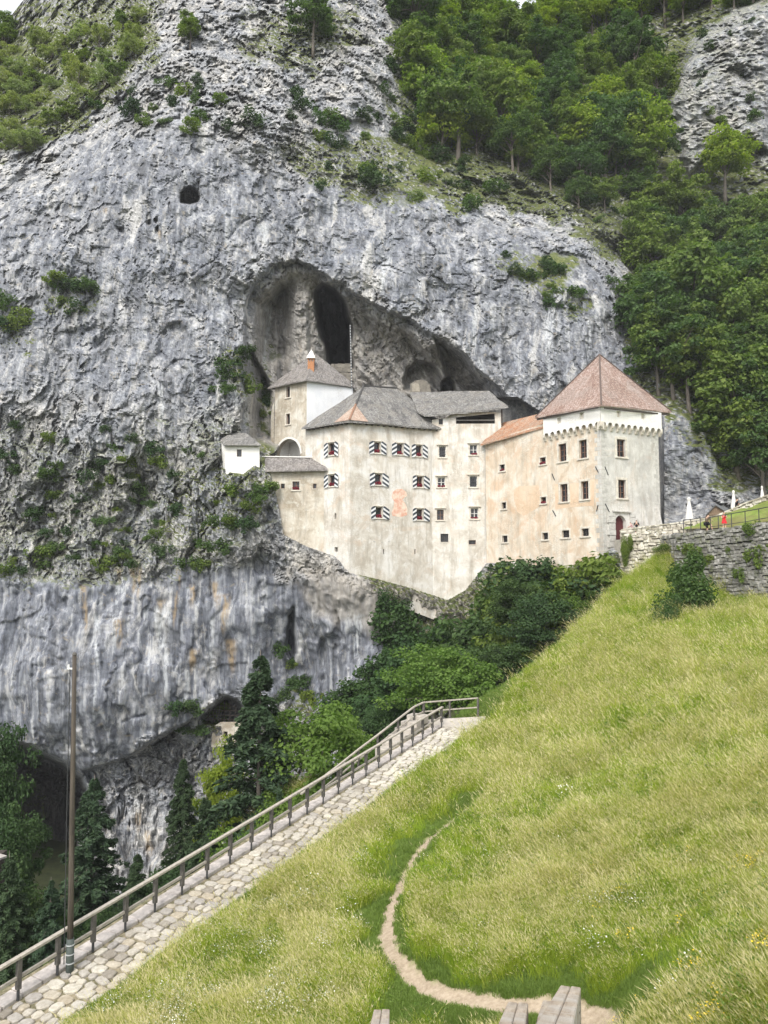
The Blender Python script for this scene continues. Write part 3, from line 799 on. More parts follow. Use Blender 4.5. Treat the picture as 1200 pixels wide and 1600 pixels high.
def wall(name, F, outline, holes, mat, parent, depth=.5, label=None, wob=.03):
    """wall sheet with real openings and reveals"""
    bm = bmesh.new()
    edges = []
    def loop(pts):
        vs = [bm.verts.new(F.p(a, b)) for a, b in pts]
        es = [bm.edges.new((vs[i], vs[(i + 1) % len(vs)])) for i in range(len(vs))]
        edges.extend(es); return vs
    loop(outline)
    hl = []
    for h in holes:
        pts = [(h[0], h[1]), (h[2], h[1]), (h[2], h[3]), (h[0], h[3])] if len(h) == 4 and not hasattr(h[0], '__len__') else h
        hl.append(loop(pts))
    bmesh.ops.triangle_fill(bm, use_beauty=True, use_dissolve=False, edges=edges, normal=F.n)
    for vs in hl:
        back = [bm.verts.new(v.co - F.n * depth) for v in vs]
        for i in range(len(vs)):
            j = (i + 1) % len(vs)
            bm.faces.new((vs[i], vs[j], back[j], back[i]))
    bmesh.ops.recalc_face_normals(bm, faces=bm.faces[:])
    for f in bm.faces:
        if abs(f.normal.dot(F.n)) > .9 and f.normal.dot(F.n) < 0: f.normal_flip()
    me = bpy.data.meshes.new(name); bm.to_mesh(me); bm.free()
    o = link(name, me, mat, parent)
    if label: o['label'] = label
    return o
def clip(poly, a, b, c):
    """keep a*x + b*y >= c"""
    out = []
    for i in range(len(poly)):
        p, q = poly[i], poly[(i + 1) % len(poly)]
        dp, dq = a * p[0] + b * p[1] - c, a * q[0] + b * q[1] - c
        if dp >= 0: out.append(p)
        if dp * dq < 0:
            t_ = dp / (dp - dq); out.append((p[0] + (q[0] - p[0]) * t_, p[1] + (q[1] - p[1]) * t_))
    return out
def window(F, px, parent, kind='plain', margin=.2, flowers=0, shut=None, label=None, hood=False):
    s0, z0, s1, z1 = F.rect(*px)
    w, h = s1 - s0, z1 - z0
    m = margin
    mb = MB()
    if m > 0:
        F.box(mb, s0 - m, z1, s1 + m, z1 + m, -.05, .045); F.box(mb, s0 - m - .06, z0 - .16, s1 + m + .06, z0, -.05, .11)
        F.box(mb, s0 - m, z0 + .001, s0, z1 - .001, -.05, .04); F.box(mb, s1, z0 + .001, s1 + m, z1 - .001, -.05, .04)
    else:
        F.box(mb, s0 - .04, z0 - .09, s1 + .04, z0, -.1, .06)
    if hood: F.box(mb, s0 - m - .14, z1 + m + .002, s1 + m + .14, z1 + m + .12, -.05, .2)
    win = mb.build('window', M_SURR if m > 0 else M_SURR, parent, bevel=.012)
    if label: win['label'] = label
    pane = F.box(MB(), s0 - .02, z0 - .02, s1 + .02, z1 + .02, -.36, -.32).build('pane', M_PANE, win)
    fr = MB(); fw = .07
    nx, nz = {'plain': (1, 1), 'cross': (2, 2), 'grid': (3, 4), 'tall': (2, 3), 'dark': (2, 2)}[kind]
    if kind == 'grid':
        for i in range(1, nx): F.box(fr, s0 + w * i / nx - .025, z0, s0 + w * i / nx + .025, z1, -.1, -.06)
        for i in range(1, nz): F.box(fr, s0, z0 + h * i / nz - .025, s1, z0 + h * i / nz + .025, -.058, -.02)
        fr.build('grille', M_IRON, win)
        fr = MB()
    for a, b in ((s0, s0 + fw), (s1 - fw, s1)): F.box(fr, a, z0, b, z1, -.31, -.22)
    for a, b in ((z0, z0 + fw), (z1 - fw, z1)): F.box(fr, s0 + fw, a, s1 - fw, b, -.31, -.222)
    if kind != 'plain' and kind != 'grid':
        F.box(fr, (s0 + s1) / 2 - .035, z0 + fw, (s0 + s1) / 2 + .035, z1 - fw, -.308, -.225)
        for i in range(1, nz): F.box(fr, s0 + fw, z0 + h * i / nz - .025, s1 - fw, z0 + h * i / nz + .025, -.305, -.235)
    fr.build('frame', {'plain': M_BRFRAME, 'cross': M_WFRAME if flowers == 1 else M_BRFRAME, 'grid': M_WFRAME, 'tall': M_BRFRAME, 'dark': M_DFRAME}[kind], win)
    if flowers:
        fb = MB(); rr = random.Random(int(px[0] * 7))
        fh = .18 if flowers == 1 else h * .3
        for k in range(26):
            q = rr.uniform(s0 + .06, s1 - .06); zz = z0 + rr.uniform(0, fh); oo = rr.uniform(-.12, .08)
            fb.box(F.p(q, zz, oo), .13, .13, .11, jit=.04)
        fb.build('flower_box', M_FLOWER, win)
    if shut:
        # leaves folded back beside the opening, outline cut along the slant of their painted stripes
        o0 = F.at(shut[0], (px[1] + px[3]) / 2)[0]; o1 = F.at(shut[1], (px[1] + px[3]) / 2)[0]
        gap = .07
        for side, (ia, oa) in ((-1, (s0 - gap, o0)), (1, (s1 + gap + .05, o1))):
            W = abs(oa - ia); top = h + .28; kk = .62
            leaf = [(0, -.12), (W, -.22), (W, top - kk * W), (0, top)]
            tr = lambda pl: [(ia + side * x, z0 + y) for x, y in pl]
            sh = F.prism(MB(), tr(leaf), .12, .16).build('shutter', M_SHW, win)
            st = MB(); y = top + .02; k = 0
            while y > -.3 :
                band = clip(clip(leaf, -kk, -1, -(y)), kk, 1, y - .27)
                if len(band) > 2: F.prism(st, tr(band), .161, .168)
                y -= .53
            st.build('stripe', M_SHB, sh)
    return win

# ------------------------------------------------------------------ the castle
castle = empty('castle', (4.0, 86.0, 2.0), 'cream walled castle with grey and red roofs, built into the cave mouth of the cliff', 'castle')
T0, TL, TR = (21.7, 76.0), (17.7, 82.5), (28.8, 79.8)
TB = (TL[0] + TR[0] - T0[0], TL[1] + TR[1] - T0[1])
F_TL, F_TR = Fac(T0, TL), Fac(T0, TR)
F_W = Fac((12.2, 91.45), TL)
F_M = Fac((-3.9, 87.2), (5.82, 91.83))
F_F = Fac((5.82, 91.83), (14.6, 91.6))
F_ML = Fac((-9.5, 91.9), (-3.9, 87.2))
F_LW = Fac((-13.6, 90.2), (-7.05, 89.85))
F_RL = Fac((-14.3, 99.4), (-9.8, 96.0))
F_RR = Fac((-9.8, 96.0), (-4.1, 99.4))
def z_at(F, u, v): return F.at(u, v)[1]

# windows: rectangle of the opening in the photograph, and how it is built
WM = [((584.5,691.5,593.3,707.5), 'plain', (576,603), 2),((620,694,628.8,710), 'plain', (611.5,639), 2),((649.8,696.5,658.3,712.8), 'plain', (642.5,667.5), 2),
      ((585.8,741,595.3,757.5), 'plain', (577,606.6), 2),((651,745,660,761), 'cross', (644,670.5), 2),((587,793,596.4,809), 'plain', (579,607.5), 2),((651,796,660,812), 'plain', (644,670.5), 2)]
WML = [((514.2,693,522.8,711), 'plain', (507.5,529.5), 2),((514.6,742.7,523,759.5), 'plain', (507.5,529.5), 2)]
WF = [((685.9,697.5,696.5,714.5), 'grid', 0, True),((683.7,746,695.5,761), 'cross', 1, True),((682.8,796.5,693.3,812.5), 'cross', 0, True),((688.5,834,700.5,847), 'dark', 0, False),
      ((733.8,695,745.8,710.5), 'cross', 1, True),((733.7,744,745.4,761.2), 'grid', 0, True),((735.3,794,747.3,810.5), 'cross', 1, True),((732.2,844,743.5,851), 'plain', 0, False),
      ((685.6,654.5,692,663.5), 'dark', 0, False)]
WW = [((780.8,726,788.7,736), 'dark', 2),((843.8,715,852.8,725.5), 'plain', 2),((783.9,785,790.8,795), 'dark', 0),((845.2,776.8,853.5,786.6), 'plain', 2),((784.9,837,793.2,847.2), 'dark', 0),((847.7,832.5,856.5,843), 'dark', 0)]
WTL = [((873,693.5,885,721), 'tall'),((905,687.5,917,716), 'tall'),((875.5,756.5,887,784), 'tall'),((908,752,919.6,780), 'tall'),((878,828.7,889.5,840), 'dark'),((909,825.8,920,837.8), 'dark')]
WTR = [((964,686.5,977,714), 'tall'),((966,750,978,778.5), 'tall')]
WLW = [((438.6,755.6,445,763.6), 'plain', 0),((457,752.3,468,765.6), 'cross', 2),((489,755.6,494.6,763.6), 'plain', 0)]
WRL = [((447.3,603.5,453.2,621), 'plain'),((447.3,646.7,453.2,663), 'plain')]

# main block and its neighbours
zb = -5.5
mtop = lambda F, u, v: z_at(F, u, v)
holes = [F_M.rect(*w[0]) for w in WM] + [F_M.rect(598.5,858,600.5,866), F_M.rect(647.5,858,649.5,866)]
wall('wall', F_M, [(0, -1.6), (F_M.L, zb), (F_M.L, z_at(F_M, 676, 664)), (0, z_at(F_M, 546, 655))], holes, M_CREAM, castle, label='shuttered main wall with a faded red painting')
holes = [F_ML.rect(*w[0]) for w in WML] + [F_ML.rect(522.5,802,525.5,811), F_ML.rect(522.5,855,527.5,862)]
wall('wall', F_ML, [(0, .6), (F_ML.L, -1.6), (F_ML.L, z_at(F_ML, 546, 655)), (0, z_at(F_ML, 476, 664))], holes, M_CREAM, castle)
gal = F_F.rect(712.5, 644.0, 773.5, 662)
holes = [F_F.rect(*w[0]) for w in WF] + [gal]
wall('wall', F_F, [(0, zb), (F_F.L - .45, zb + 3), (F_F.L - .45, z_at(F_F, 782, 645)), (.0, z_at(F_F, 676, 656))], holes, M_CREAM, castle)
holes = [F_W.rect(*w[0]) for w in WW] + [F_W.rect(812.3,781.6,814.6,787.4)]
wall('wall', F_W, [(0, zb), (F_W.L, zb), (F_W.L, z_at(F_W, 857, 660)), (0, z_at(F_W, 760, 690))], holes, M_PEACH, castle, label='long peach wall between the main block and the square tower')
holes = [F_LW.rect(*w[0]) for w in WLW] + [F_LW.rect(437.5, 838, 444.5, 850)]
zl = z_at(F_LW, 460, 734)
wall('wall', F_LW, [(-.9, 2.6), (F_LW.L, .6), (F_LW.L, zl), (-.1, zl), (-.15, zl - 3), (-.5, zl - 5)], holes, M_STAIN, castle)
mb = MB(); pA = F_LW.p(-.1, 0); mb.add([(pA.x, pA.y, 4), (pA.x - .3, pA.y + 7, 4), (pA.x - .3, pA.y + 7, zl), (pA.x, pA.y, zl)], [(0, 1, 2, 3)]); mb.build('wall', M_STAIN, castle)
# rear tower
arc_c = F_RL.at(450.3, 713); ra = F_RL.at(469, 705)[0] - F_RL.at(432, 705)[0]
aw = ra / 2; ac = (F_RL.at(469, 705)[0] + F_RL.at(432, 705)[0]) / 2; az = z_at(F_RL, 450, 686) - aw
arch = [(ac - aw, az - 4)] + [(ac + aw * math.cos(math.pi - math.pi * k / 14), az + aw * math.sin(math.pi * k / 14)) for k in range(15)] + [(ac + aw, az - 4)]
RE = F_RL.L
wall('wall', F_RL, [(-.15, az - 6), (RE, az - 6), (RE, z_at(F_RL, 478, 590)), (0, z_at(F_RL, 427, 603))], [F_RL.rect(*w[0]) for w in WRL] + [arch], M_STAIN, castle, depth=.6, label='stained tower wall above an open arch')
wall('wall', F_RR, [(0, az - 6), (F_RR.L, az - 6), (F_RR.L, z_at(F_RR, 548, 601)), (0, z_at(F_RR, 478, 590))], [], M_WHITE, castle, label='fresh white tower wall')
mb = MB(); F_RL.box(mb, ac - aw - 1.2, az - 4, ac + aw + 1.0, az + aw + .4, -2.6, -2.4); F_RL.box(mb, ac - aw - .4, az - 4, ac - aw, az + aw + .2, -2.4, -.62); F_RL.box(mb, ac + aw, az - 4, ac + aw + .3, az + aw + .2, -2.4, -.62)
F_RL.box(mb, ac - aw - .4, az + aw, ac + aw + .3, az + aw + .25, -2.39, -.62)
mb.build('archway_vault', M_BAND, castle)
mb = MB()
n = 14
for k in range(n):
    a0, a1 = math.pi * k / n, math.pi * (k + 1) / n
    pts = [(ac + (aw) * math.cos(a0), az + (aw) * math.sin(a0)), (ac + (aw + .28) * math.cos(a0), az + (aw + .28) * math.sin(a0)), (ac + (aw + .28) * math.cos(a1), az + (aw + .28) * math.sin(a1)), (ac + aw * math.cos(a1), az + aw * math.sin(a1))]
    F_RL.prism(mb, pts, 0.005, .035)
mb.build('arch_trim', M_BAND, castle)
# lower rib of wall to the left of the rear tower
a_ = F_RL.at(421, 640)
wall('wall', F_RL, [(-.75, az - 6), (-.16, az - 6), (-.16, z_at(F_RL, 425, 628)), (-.5, z_at(F_RL, 423, 634)), (-.75, z_at(F_RL, 421, 650))], [], M_STAIN, castle)
# square tower
bz = -3.0
zc = z_at(F_TL, 940, 668)                      # underside of the white storey
ze = z_at(F_TL, 940, 633)
dr0, dr1 = F_TR.rect(961.6, 820, 978.5, 845), None
dw = (dr0[2] - dr0[0]) / 2; dc2 = (dr0[0] + dr0[2]) / 2; dz = z_at(F_TR, 970, 805.5) - dw
door_loop = [(dc2 - dw, dz - 4.6)] + [(dc2 + dw * math.cos(math.pi - math.pi * k / 12), dz + dw * math.sin(math.pi * k / 12)) for k in range(13)] + [(dc2 + dw, dz - 4.6)]
wall('wall', F_TL, [(0, bz), (F_TL.L, bz), (F_TL.L, ze), (0, ze)], [F_TL.rect(*w[0]) for w in WTL], M_PEACH, castle, label='peach side of the square tower')
wall('wall', F_TR, [(0, bz), (F_TR.L, bz), (F_TR.L, ze), (0, ze)], [F_TR.rect(*w[0]) for w in WTR] + [door_loop], M_GREYP, castle, label='grey plastered entrance side of the square tower')
for A, B in ((TL, TB), (TB, TR)):
    MB().add([(A[0], A[1], bz), (B[0], B[1], bz), (B[0], B[1], ze), (A[0], A[1], ze)], [(0, 1, 2, 3)]).build('wall', M_GREYP, castle)
d_ = MB(); F_TR.prism(d_, [(a, b) for a, b in door_loop], -.5, -.42); door = d_.build('door', M_DOOR, castle)
pl_ = MB()
for k in range(5): F_TR.box(pl_, dc2 - dw + k * dw * .4 + .02, dz - 4.5, dc2 - dw + (k + 1) * dw * .4 - .02, dz + dw * .35, -.42, -.395)
pl_.build('door_board', M_DOOR, door)
# door surround: banded blocks and a lintel
zt = dz + dw + .32
mb = MB(); F_TR.box(mb, dc2 - dw - .42, zt, dc2 + dw + .62, zt + .16, 0, .22); mb.build('lintel', M_QUOIN, castle, bevel=.02)
zz = dz - 4.4; k = 0
while zz < zt - .1:
    hh = min(.62, zt - .01 - zz)
    wv = 1.15 if k % 2 else .85
    MB_ = MB(); F_TR.box(MB_, dc2 - dw - wv, zz + .02, dc2 - dw - .02, zz + hh - .02, .0, .13 if k % 2 else .09); MB_.build('quoin', M_QUOIN, castle, bevel=.02)
    if zz > dz - 2.6:
        MB_ = MB(); F_TR.box(MB_, dc2 + dw + .5, zz + .02, dc2 + dw + .5 + wv, zz + hh - .02, .0, .12 if k % 2 else .09); MB_.build('quoin', M_QUOIN, castle, bevel=.02)
    zz += .62; k += 1
# tapering buttresses against the entrance wall
for s_a, hh in ((F_TR.at(1007, 830)[0], 2.4), (F_TR.at(1027.5, 830)[0], 3.0)):
    z0_ = z_at(F_TR, 1007, 834)
    mb = MB(); w0 = .38
    pts = [F_TR.p(s_a - w0, z0_ - 2, 0), F_TR.p(s_a + w0, z0_ - 2, 0), F_TR.p(s_a + w0, z0_ - 2, 1.0), F_TR.p(s_a - w0, z0_ - 2, 1.0), F_TR.p(s_a - .1, z0_ + hh, 0), F_TR.p(s_a + .1, z0_ + hh, 0), F_TR.p(s_a + .1, z0_ + hh, .12), F_TR.p(s_a - .1, z0_ + hh, .12)]
    mb.add(pts, [(0, 1, 2, 3), (4, 5, 6, 7), (0, 1, 5, 4), (1, 2, 6, 5), (2, 3, 7, 6), (3, 0, 4, 7)]); mb.build('buttress', M_QUOIN, castle)
# corner stones
rq = random.Random(3)
zz = 0.4; k = 0
while zz < zc - .3:
    hh = rq.uniform(.38, .52)
    for F, s_edge, sgn in ((F_TL, 0, 1), (F_TR, 0, 1), (F_TR, F_TR.L, -1)):
        if F is F_TL and rq.random() < .0: continue
        w_ = (.85 if (k + (F is F_TL)) % 2 else .5) * rq.uniform(.85, 1.1)
        mb = MB(); a, b = sorted((s_edge + sgn * .002, s_edge + sgn * w_))
        if F is F_TR and b > dc2 - dw - 1.2 and a < dc2 and zz < zt: w_ = min(w_, .45); a, b = .002, w_
        F.box(mb, a, zz + .015, b, zz + hh - .015, -.03, .022)
        q = mb.build('quoin', M_QUOIN if F is not F_TL else M_GREYP, castle)
    zz += hh; k += 1
# projecting white storey on rounded corbels
OUT = .38
for F, L in ((F_TL, F_TL.L), (F_TR, F_TR.L)):
    n = 9 if F is F_TL else 10
    s_a, s_b = -OUT * .9, L + OUT * .4
    st = (s_b - s_a) / n
    pts = [(s_b, zc + .55), (s_b, ze), (s_a, ze), (s_a, zc + .55)]
    rr_ = st * .34
    for i in range(n):
        c = s_a + st * (i + .5)
        pts.append((c - rr_, zc + .22))
        for k in range(0, 9): pts.append((c - rr_ * math.cos(math.pi * k / 8), zc + .26 + rr_ * math.sin(math.pi * k / 8)))
        pts.append((c + rr_, zc + .22))
    slots = [(870.5,652.5,876.6,661.5),(905.6,644.8,912,654.6)] if F is F_TL else [(964,642,969.6,652),(1002,646,1007.6,655)]
    F2 = Fac((F.p(0, 0, OUT).x, F.p(0, 0, OUT).y), (F.p(1, 0, OUT).x, F.p(1, 0, OUT).y))
    ho = [F2.rect(*w) for w in slots]
    wall('parapet_wall', F2, pts, ho, M_BAND, castle, depth=.22)
    for h_ in ho: F2.box(MB(), h_[0], h_[1], h_[2], h_[3], -.26, -.22).build('blocked_slot', M_SURR, castle)
    mbu = MB(); mbu.add([F.p(s_a, zc + .6, 0), F.p(s_b, zc + .6, 0), F.p(s_b, zc + .6, OUT), F.p(s_a, zc + .6, OUT)], [(0, 1, 2, 3)]); mbu.build('parapet_floor', M_BAND, castle)
    for i in range(n + 1):
        c = s_a + st * i
        mb = MB(); wv = st * .16
        prof = [(0, -.28), (.10, -.27), (.18, -.18), (.2, -.08), (.24, -.02), (.34, .06), (OUT - .012, .18), (OUT - .012, .55), (0, .55)]
        v1 = [F.p(c - wv, zc + b, a) for a, b in prof]
        mb.poly_prism(v1, F.d * (2 * wv)); mb.build('corbel', M_SURR, castle)
# end return of the parapet where the storey overhangs on the right
F_E = Fac(TR, (TR[0] + .01 * (TB[0] - TR[0]), TR[1] + .01 * (TB[1] - TR[1])))
pe = F_TR.p(F_TR.L + OUT * .4, 0, OUT); pe2 = F_TR.p(F_TR.L + OUT * .4, 0, -6)
MB().add([(pe.x, pe.y, zc + .55), (pe2.x, pe2.y, zc + .55), (pe2.x, pe2.y, ze), (pe.x, pe.y, ze)], [(0, 1, 2, 3)]).build('parapet_wall', M_BAND, castle)
pe = F_TL.p(F_TL.L + OUT * .4, 0, OUT); pe2 = F_TL.p(F_TL.L + OUT * .4, 0, -6)
MB().add([(pe.x, pe.y, zc + .55), (pe2.x, pe2.y, zc + .55), (pe2.x, pe2.y, ze), (pe.x, pe.y, ze)], [(0, 1, 2, 3)]).build('parapet_wall', M_BAND, castle)
for w in WTL:
    window(F_TL, w[0], castle, w[1], .24 if w[1] == 'tall' else .2)
for w in WTR: window(F_TR, w[0], castle, w[1], .26)
for px, k, sh, fl in WM: window(F_M, px, castle, k, .1, fl, sh, hood=True)
for px, k, sh, fl in WML: window(F_ML, px, castle, k, .1, fl, sh, hood=True)
for px, k, fl, hd in WF: window(F_F, px, castle, k, .14 if hd else 0.0, fl, hood=hd)
for px, k, fl in WW: window(F_W, px, castle, k, .16, fl)
for px, k, fl in WLW: window(F_LW, px, castle, k, 0.0 if k == 'plain' else .1, fl)
for px, k in WRL: window(F_RL, px, castle, k, .18)
for F, r in ((F_M, (598.5,858,600.5,866)), (F_M, (647.5,858,649.5,866)), (F_ML, (522.5,802,525.5,811)), (F_ML, (522.5,855,527.5,862)), (F_W, (812.3,781.6,814.6,787.4)), (F_LW, (437.5,838,444.5,850))):
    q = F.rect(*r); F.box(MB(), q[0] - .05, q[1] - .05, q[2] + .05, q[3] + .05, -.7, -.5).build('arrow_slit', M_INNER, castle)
# gallery under the eaves
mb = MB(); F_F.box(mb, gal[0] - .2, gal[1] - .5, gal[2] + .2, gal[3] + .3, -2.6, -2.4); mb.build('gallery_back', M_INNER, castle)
gl = MB(); F_F.box(gl, gal[0], gal[1] + .42, gal[2], gal[1] + .5, -.2, -.12)
gr = gl.build('gallery_rail', flat('grey_gallery_rail', (.28, .27, .25)), castle)
for k in range(6):
    q = gal[0] + (gal[2] - gal[0]) * (k + .5) / 6
    m_ = MB(); F_F.box(m_, q - .03, gal[1], q + .03, gal[1] + .42, -.19, -.13); m_.build('post', M_DARKW, gr)
# iron wall ties
def tie(F, a, b):
    s0, z0_ = F.at(*a); s1, z1_ = F.at(*b)
    MB().bar(F.p(s0, z0_, .05), F.p(s1, z1_, .05), .08, .06).build('wall_tie', M_IRON, castle)
for F, a, b in ((F_TL, (931,729), (935.5,738)), (F_TL, (863,740), (867,750)), (F_TL, (864,797), (869,806.5)), (F_TL, (935,789), (932.6,799)), (F_TR, (944.6,729), (950,742.5)), (F_TR, (945,787), (951.6,800))): tie(F, a, b)
# faded red figure painted on the plaster
t = NT('faded_red_wall_painting')
g = t.geo()
al = t.mrange(t.noise(g, 1.5, 7, .75), .40, .56)
c = t.mix(al, (.72, .62, .52), t.mix(t.noise(g, 3.0, 5), (.68, .44, .34), (.60, .31, .23)))
M_FRESCO = t.fin(c, .95)
fr = [(613,806),(612,800),(615,792),(616,784),(612,776),(614,768),(620,764),(629,764),(635,769),(636,775),(631,778),(629,781),(634,788),(637,796),(636,805),(626,808)]
mb = MB(); F_M.prism(mb, [F_M.at(u, v) for u, v in fr], .002, .008); fo = mb.build('wall_painting', M_FRESCO, castle); fo['label'] = 'faded red figure painted on the plaster'
M_PATCH = stucco('ochre_plaster_patch', (.62, .46, .32), (.68, .53, .39), (.70, .58, .45), .3, .2, 91)
for F, pts in ((F_W, [(803,765),(812,760),(842,758),(845,790),(830,800),(818,806),(808,800),(803,780)]), (F_TL, [(867,757),(873,756.5),(873,788),(890,787),(890,793),(868,796)]), (F_TL, [(891,755.5),(904.5,754),(904.5,786),(922,784),(922,750),(929,749),(928,790),(891,793)])):
    mb = MB(); F.prism(mb, [F.at(u, v) for u, v in pts], .002, .007)
    me_ = mb.mesh('plaster_patch')
    link('plaster_patch', me_, M_PATCH, castle)
# masonry shadow course: row of small putlog stones under the painting
for k, u in enumerate((585, 597, 608, 617, 626)):
    s_, z_ = F_M.at(u, 846 + (k % 2)); F_M.box(MB(), s_ - .12, z_ - .06, s_ + .12, z_ + .06, -.01, .04).build('projecting_stone', M_QUOIN, castle)

# ------------------------------------------------------------------ roofs
E1, E2, E3 = P(471, 668.5, 91.3), P(546, 656.5, 86.5), P(692, 669, 91.9)
A1, A2 = P(568, 603.5, 93.0), P(620, 606.5, 96.5)
B1 = P(520, 640, 97.5); B3 = P(684, 655, 97.5)
roof('roof', [(E1, E2, A1), (E2, E3, A2, A1), (E1, A1, B1), (E3, B3, A2)], M_RGREY, castle, .22, 'grey shingled hipped roof of the main block', .12)
# patch of new shingles at the hip
h1 = E2 + (A1 - E2) * .42 + Vector((0, -.06, .07)); l1 = E2 + (E1 - E2) * .30 + Vector((0, -.03, .06)); r1 = E2 + (E3 - E2) * .19 + Vector((0, -.03, .06)); c1 = E2 + Vector((0, -.05, .06))
o = roof('roof_patch', [(l1, c1, h1), (c1, r1, h1)], M_RNEW, castle, .05, 'pale new shingles at the front hip')
MB().bar(E2 + Vector((0, -.08, .1)), E2 + (A1 - E2) * .43 + Vector((0, -.08, .1)), .22, .08).build('hip_board', flat('rust_hip', (.26, .15, .10)), castle)
MB().bar(E2 + (A1 - E2) * .43 + Vector((0, -.04, .06)), A1 + Vector((0, 0, .05)), .2, .1).build('hip_board', M_RGREY, castle)
MB().bar(A1 + Vector((0, 0, .05)), A2 + Vector((0, 0, .05)), .25, .12).build('ridge_board', M_RGREY, castle)
# rafter ends under the eaves
for A, B, F in ((E2, E1, F_ML), (E2, E3, F_M)):
    L_ = (B - A).length; n = int(L_ / .75)
    for k in range(1, n):
        q = A + (B - A) * (k / n) + Vector((0, 0, -.30))
        MB().bar(q + F.n * .02, q - F.n * .9 + Vector((0, 0, .1)), .12, .14).build('rafter', M_DARKW, castle)
# rear tower roof
R1, R2, R3 = P(418, 606, 99.6), P(478, 592.5, 95.3), P(558, 604.5, 99.6)
R4 = P(495, 606, 103.5)
RP = P(492, 551.5, 99.4)
roof('roof', [(R1, R2, RP), (R2, R3, RP), (R3, R4, RP), (R4, R1, RP)], M_RBROWN, castle, .18, 'steep brown grey roof of the rear tower', .1)
# chimney
cc = P(486.2, 575, 97.3)
def zc_(v): return P(486, v, 97.3).z
ch = MB().box((cc.x, cc.y, (zc_(590) + zc_(566)) / 2), .82, .82, zc_(566) - zc_(590)).build('chimney', M_BRICK, castle, bevel=.02)
for i in (-1, 0, 1):
    for j in (-1, 1): MB().box((cc.x + i * .34, cc.y + j * .34, zc_(563.5)), .12, .12, zc_(561) - zc_(566)).build('vent_pier', M_BRICK, ch)
zz0, zz1 = zc_(561), zc_(545.5)
mb = MB().box((cc.x, cc.y, zz0 + .05), 1.12, 1.12, .1)
mb.add([(cc.x - .55, cc.y - .55, zz0 + .1), (cc.x + .55, cc.y - .55, zz0 + .1), (cc.x + .55, cc.y + .55, zz0 + .1), (cc.x - .55, cc.y + .55, zz0 + .1), (cc.x - .1, cc.y - .1, zz1 - .25), (cc.x + .1, cc.y - .1, zz1 - .25), (cc.x + .1, cc.y + .1, zz1 - .25), (cc.x - .1, cc.y + .1, zz1 - .25)], [(0, 1, 5, 4), (1, 2, 6, 5), (2, 3, 7, 6), (3, 0, 4, 7), (4, 5, 6, 7), (0, 3, 2, 1)])
mb.tube([(cc.x, cc.y, zz1 - .3), (cc.x, cc.y, zz1 + .1)], [.07, .02], 6)
mb.build('chimney_cap', M_BAND, ch)
# gallery roof on the right
G1, G2 = P(664, 650, 91.2), P(794, 635.5, 91.0)
G3, G4 = P(640, 612.5, 97.5), P(764, 611, 95.0); G0 = P(652, 642, 92.5)
roof('roof', [(G0, G1, G2, G4, G3)], M_RGREY, castle, .2, 'low dark grey roof over the open gallery', .18)
MB().bar(G2 + Vector((-.7, .5, -.2)), Vector((G2.x - .7, G2.y + .5, z_at(F_F, 782, 662))), .16, .16, up=(0, 1, 0)).build('corner_post', M_DARKW, castle)
# orange roof of the long wing
O1, O2 = P(750.5, 694, 91.3), P(860, 663, 82.0)
O3, O4 = P(872, 640, 85.6), P(784, 660.5, 93.0)
roof('roof', [(O1, O2, O3, O4)], M_RORNG, castle, .2, 'orange brown lean-to roof beside the square tower', .06)
# lower left wing roof with white capping
L1, L2, L3, L4 = P(414.5, 735.5, 89.5), P(512, 733.8, 89.2), P(504.5, 715.5, 91.2), P(413.5, 714.2, 91.6)
roof('roof', [(L1, L2, L3, L4)], M_RBROWN, castle, .14, 'narrow grey lean-to roof of the lower left wing')
MB().bar(L4 + Vector((-.3, 0, .06)), L3 + Vector((0, 0, .06)), .35, .12).build('ridge_capping', M_BAND, castle)
# square tower roof
S1, S2, S3 = P(836.5, 651.8, 83.2), P(939.5, 632, 75.0), P(1049, 643, 80.4)
S4 = Vector((TB[0] + .9, TB[1] + 1.0, S3.z)); SP = Vector((23.2, 81.1, P(940, 554, 81.1).z))
roof('roof', [(S1, S2, SP), (S2, S3, SP), (S3, S4, SP), (S4, S1, SP)], M_RRED, castle, .16, 'pyramid roof of weathered red shingles on the square tower', .05)
for A in (S1, S2, S3): MB().bar(A + Vector((0, 0, .03)), SP + Vector((0, 0, .05)), .18, .07).build('hip_board', M_RRED, castle)
MB().bar(S2 + Vector((.3, -.05, -.38)), S3 + Vector((-.2, 0, -.36)), .1, .16).build('eaves_board', M_DARKW, castle)
MB().bar(S2 + Vector((-.3, -.05, -.3)), S1 + Vector((.2, 0, -.28)), .1, .14).build('eaves_board', M_DARKW, castle)

# ------------------------------------------------------------------ masonry set into the cave behind
cm_ = flat('cave_masonry', (.19, .175, .15), .95, .35, 2.4, .8)
cw = empty('cave_wall', P(537, 590, 104), 'low pale stone wall closing the foot of the dark chamber behind the flagpole', 'wall')
a, b = P(520, 567, 104.5), P(552, 570, 104.2)
for r_ in range(5):
    for k in range(6):
        x0 = a.x + (b.x - a.x) * (k + .5 * (r_ % 2)) / 6
        MB().box((x0, a.y + .1 * random.random(), a.z - .45 - r_ * .62 + random.uniform(-.04, .04)), .47, .5, .58, jit=.03).build('stone', cm_, cw, bevel=.02)
cv = empty('cave_building', P(655, 600, 103), 'blocked masonry front with a pale door niche under the right cave arch', 'wall')
Fc = Fac((P(636, 600, 103.5).x, 103.5), (P(690, 600, 103.5).x, 103.3))
s0_, z0_ = Fc.at(636, 616); s1_, z1_ = Fc.at(676, 566)
Fc.prism(MB(), [Fc.at(*q) for q in ((640,618),(641,600),(648,595),(658,593),(667,596),(672,602),(674,618))], -.4, 0).build('masonry_face', cm_, cv)
